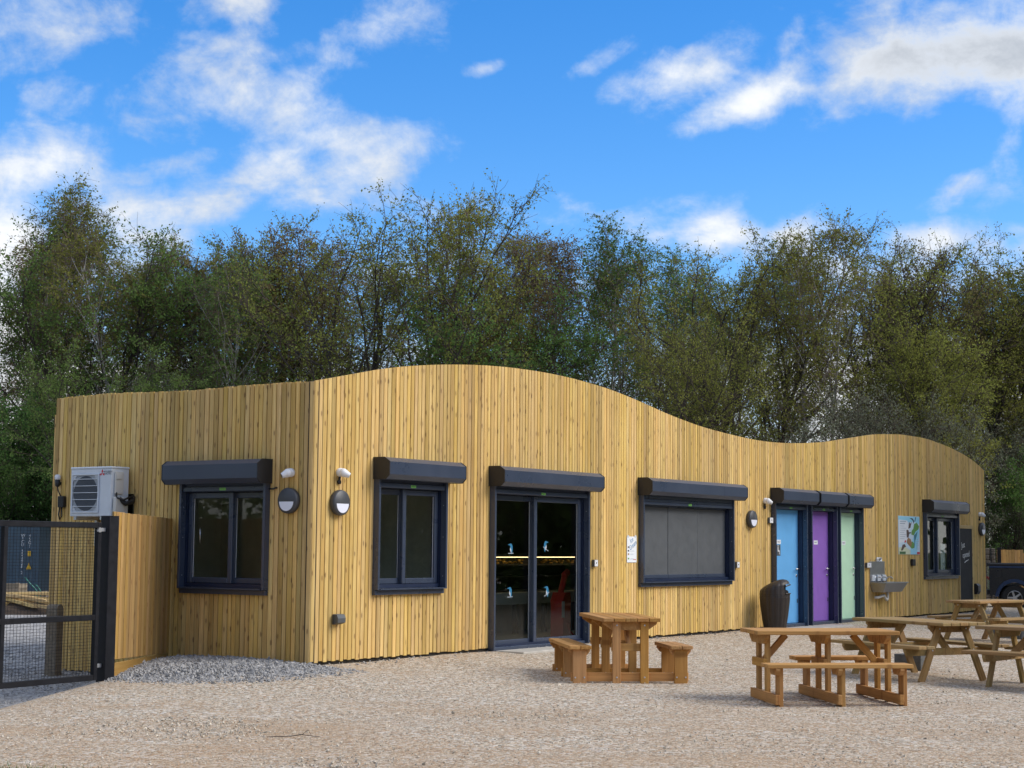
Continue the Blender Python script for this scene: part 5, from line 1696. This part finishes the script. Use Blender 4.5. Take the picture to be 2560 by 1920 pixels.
def plant(kind, var, u, vtop, dep, rz=None, wide=1.0, where=None):
    """a tree whose stem stands at picture column u, at a distance dep, as tall as the tree line there"""
    k = 2560 / 2212
    u *= k; vtop *= k
    x, y, ztop = at_depth(u, vtop, dep)
    gx_, gy_, _ = at_depth(u, 1400, dep)
    x, y = gx_, gy_
    z0 = gz(x, y)
    tm, cm, zmax = TREES[kind][var]
    sc = (ztop - z0) / zmax
    wh = where or next(w for lim, w in WHERE if u / k < lim)
    size = 'tall ' if vtop / k < 505 else ('mid-height ' if vtop / k < 600 else ('low ' if kind != 'shrub' else ('' if vtop / k < 850 else 'low ')))
    t = thing(KIND_NAME[kind], size + LEAFW[(kind, var)] + ' ' + wh, 'tree' if kind != 'shrub' else 'bush', (x, y, z0), rnd.uniform(0, 6.28) if rz is None else rz, 'trees behind the building' if kind != 'shrub' else 'bushes behind the building')
    t.scale = (sc * wide, sc * wide, sc)
    for nm, me in (('trunk', tm), ('crown', cm)):
        o = bpy.data.objects.new(nm, me); link(o, t)
    return t


FOREST = [
    # kind, variant, column, top (both on a 2212 wide view), distance
    ('birch', 0, 25, 350, 66), ('birch', 2, 118, 385, 67), ('leafy', 1, 205, 450, 66), ('birch', 3, 285, 455, 64), ('birch', 2, 335, 490, 69), ('leafy', 0, 470, 500, 66), ('birch', 1, 375, 500, 66), ('birch', 0, 440, 478, 63), ('birch', 2, 480, 500, 60),
    ('oak', 2, 520, 462, 64), ('leafy', 0, 575, 470, 62), ('birch', 1, 650, 460, 64), ('oak', 1, 745, 375, 57), ('oak', 0, 865, 350, 56), ('birch', 3, 985, 392, 59),
    ('leafy', 1, 1010, 560, 57), ('leafy', 0, 1080, 545, 61), ('birch', 1, 1150, 452, 62), ('birch', 1, 1215, 460, 65), ('birch', 2, 1310, 438, 61), ('birch', 0, 1395, 500, 64), ('birch', 2, 1455, 510, 66),
    ('oak', 1, 1545, 465, 56), ('oak', 0, 1640, 448, 58), ('birch', 2, 1690, 490, 64), ('birch', 3, 1765, 436, 56), ('oak', 0, 1850, 480, 59), ('oak', 2, 1945, 475, 60), ('oak', 1, 2035, 492, 62),
    ('leafy', 0, 2105, 512, 64), ('oak', 1, 2180, 450, 65), ('leafy', 0, 2250, 460, 66),
    # a second row to thicken the wood
    ('birch', 1, 70, 450, 74), ('birch', 0, 330, 540, 74), ('birch', 0, 800, 520, 72),
    ('oak', 0, 1420, 570, 72), ('leafy', 0, 1590, 560, 70), ('birch', 1, 1900, 560, 72), ('oak', 0, 2140, 550, 72),
    # lower growth in front
    ('leafy', 1, 215, 700, 57), ('leafy', 0, 1120, 640, 57),
    ('oak', 1, 1480, 640, 51), ('oak', 0, 1620, 670, 51), ('leafy', 0, 1960, 650, 55), ('leafy', 0, 2070, 670, 58),
    ('shrub', 0, -20, 790, 61), ('shrub', 0, 70, 810, 62), ('shrub', 0, 150, 860, 62), ('shrub', 0, 20, 880, 60.5), ('shrub', 1, 310, 770, 60), ('shrub', 0, 110, 900, 61), ('shrub', 0, 50, 960, 60.5),
    ('shrub', 1, 1900, 790, 52), ('shrub', 1, 2010, 840, 54), ('shrub', 1, 2130, 900, 62.5), ('shrub', 1, 2195, 850, 62.5), ('shrub', 0, 2155, 1010, 60.5), ('shrub', 0, 2225, 960, 61), ('shrub', 1, 2185, 1060, 60),
    ('shrub', 1, 1790, 870, 51), ('shrub', 0, 640, 800, 57), ('shrub', 0, 1150, 810, 57), ('shrub', 1, 880, 800, 57),
]
for f in FOREST:
    plant(*f)

# belt of trees across the yard, behind the viewer: the windows mirror it
def belt():
    rs = np.random.RandomState(21)
    cen = []
    for a in list(np.linspace(radians(80), radians(369), 90)) + list(np.linspace(radians(326), radians(369), 26)):
        R = rs.uniform(40, 56); hh = rs.uniform(11, 16)
        bx, by = CAM[0] + R * cos(a), CAM[1] + R * sin(a)
        n_ = 3400
        th = rs.uniform(0, 2 * pi, n_); zz = rs.rand(n_) ** .8; rr = 3.2 * np.sqrt(rs.rand(n_)) * (1.15 - .8 * zz)
        cen.append(np.stack([bx + rr * np.cos(th), by + rr * np.sin(th), -.3 + zz * hh], 1))
    cen = np.concatenate(cen); N = len(cen)
    u = rs.normal(size=(N, 3)); u /= np.linalg.norm(u, axis=1)[:, None]
    v = np.cross(u, rs.normal(size=(N, 3))); v /= np.linalg.norm(v, axis=1)[:, None]
    s = rs.uniform(.11, .24, (N, 1))
    V = np.stack([cen - u * s, cen + v * s * .7, cen + u * s, cen - v * s * .7], 1).reshape(-1, 3)
    me = np_mesh('tree_belt', [(V, np.arange(N * 4).reshape(-1, 4), 0, np.repeat(rs.rand(N), 4))], ['leaf_green'])
    o = bpy.data.objects.new('tree_belt', me); link(o)
    tag(o, 'belt of dark green trees across the yard facing the windows', 'trees', kind='stuff')


belt()


# small things on the ground
def grass(b):
    rs = np.random.RandomState(6)
    for _ in range(420):
        a, c = rs.normal(0, .34), rs.normal(0, .16)
        p = CAM[:2] + _fh[:2] * (12.35 + c) + _rt[:2] * (-3.62 + a)
        z = gz(p[0], p[1]); h = rs.uniform(.02, .07); t = rs.uniform(0, 6.28); w_ = .004
        dx, dy = cos(t), sin(t); lx, ly = rs.normal(0, .02, 2)
        b.add([(p[0] - dx * w_, p[1] - dy * w_, z - .01), (p[0] + dx * w_, p[1] + dy * w_, z - .01), (p[0] + lx, p[1] + ly, z + h)], [(0, 1, 2)])


o = one('grass_tuft', 'leaf_green', None, grass)
tag(o, 'small tuft of green grass at the edge of the gravel', 'grass', kind='stuff')
tx, ty = (CAM + ray(755, 1842) * 14.3)[:2]
tz = gz(tx, ty)
o = one('fallen_twig', 'twig', None, lambda b: (b.tube([(tx - .30 * _rt[0], ty - .30 * _rt[1], tz + .012), (tx - .1 * _rt[0] + .02, ty - .1 * _rt[1], tz + .02), (tx, ty, tz + .035), (tx + .2 * _rt[0], ty + .2 * _rt[1] + .05, tz + .012)], [.003, .004, .004, .002], 6),
                                                b.tube([(tx, ty, tz + .034), (tx + .05 * _rt[0], ty + .05 * _rt[1], tz + .075), (tx + .08 * _rt[0], ty + .08 * _rt[1], tz + .03)], [.003, .003, .0015], 6)), True)
tag(o, 'thin brown twig lying on the open gravel', 'twig')
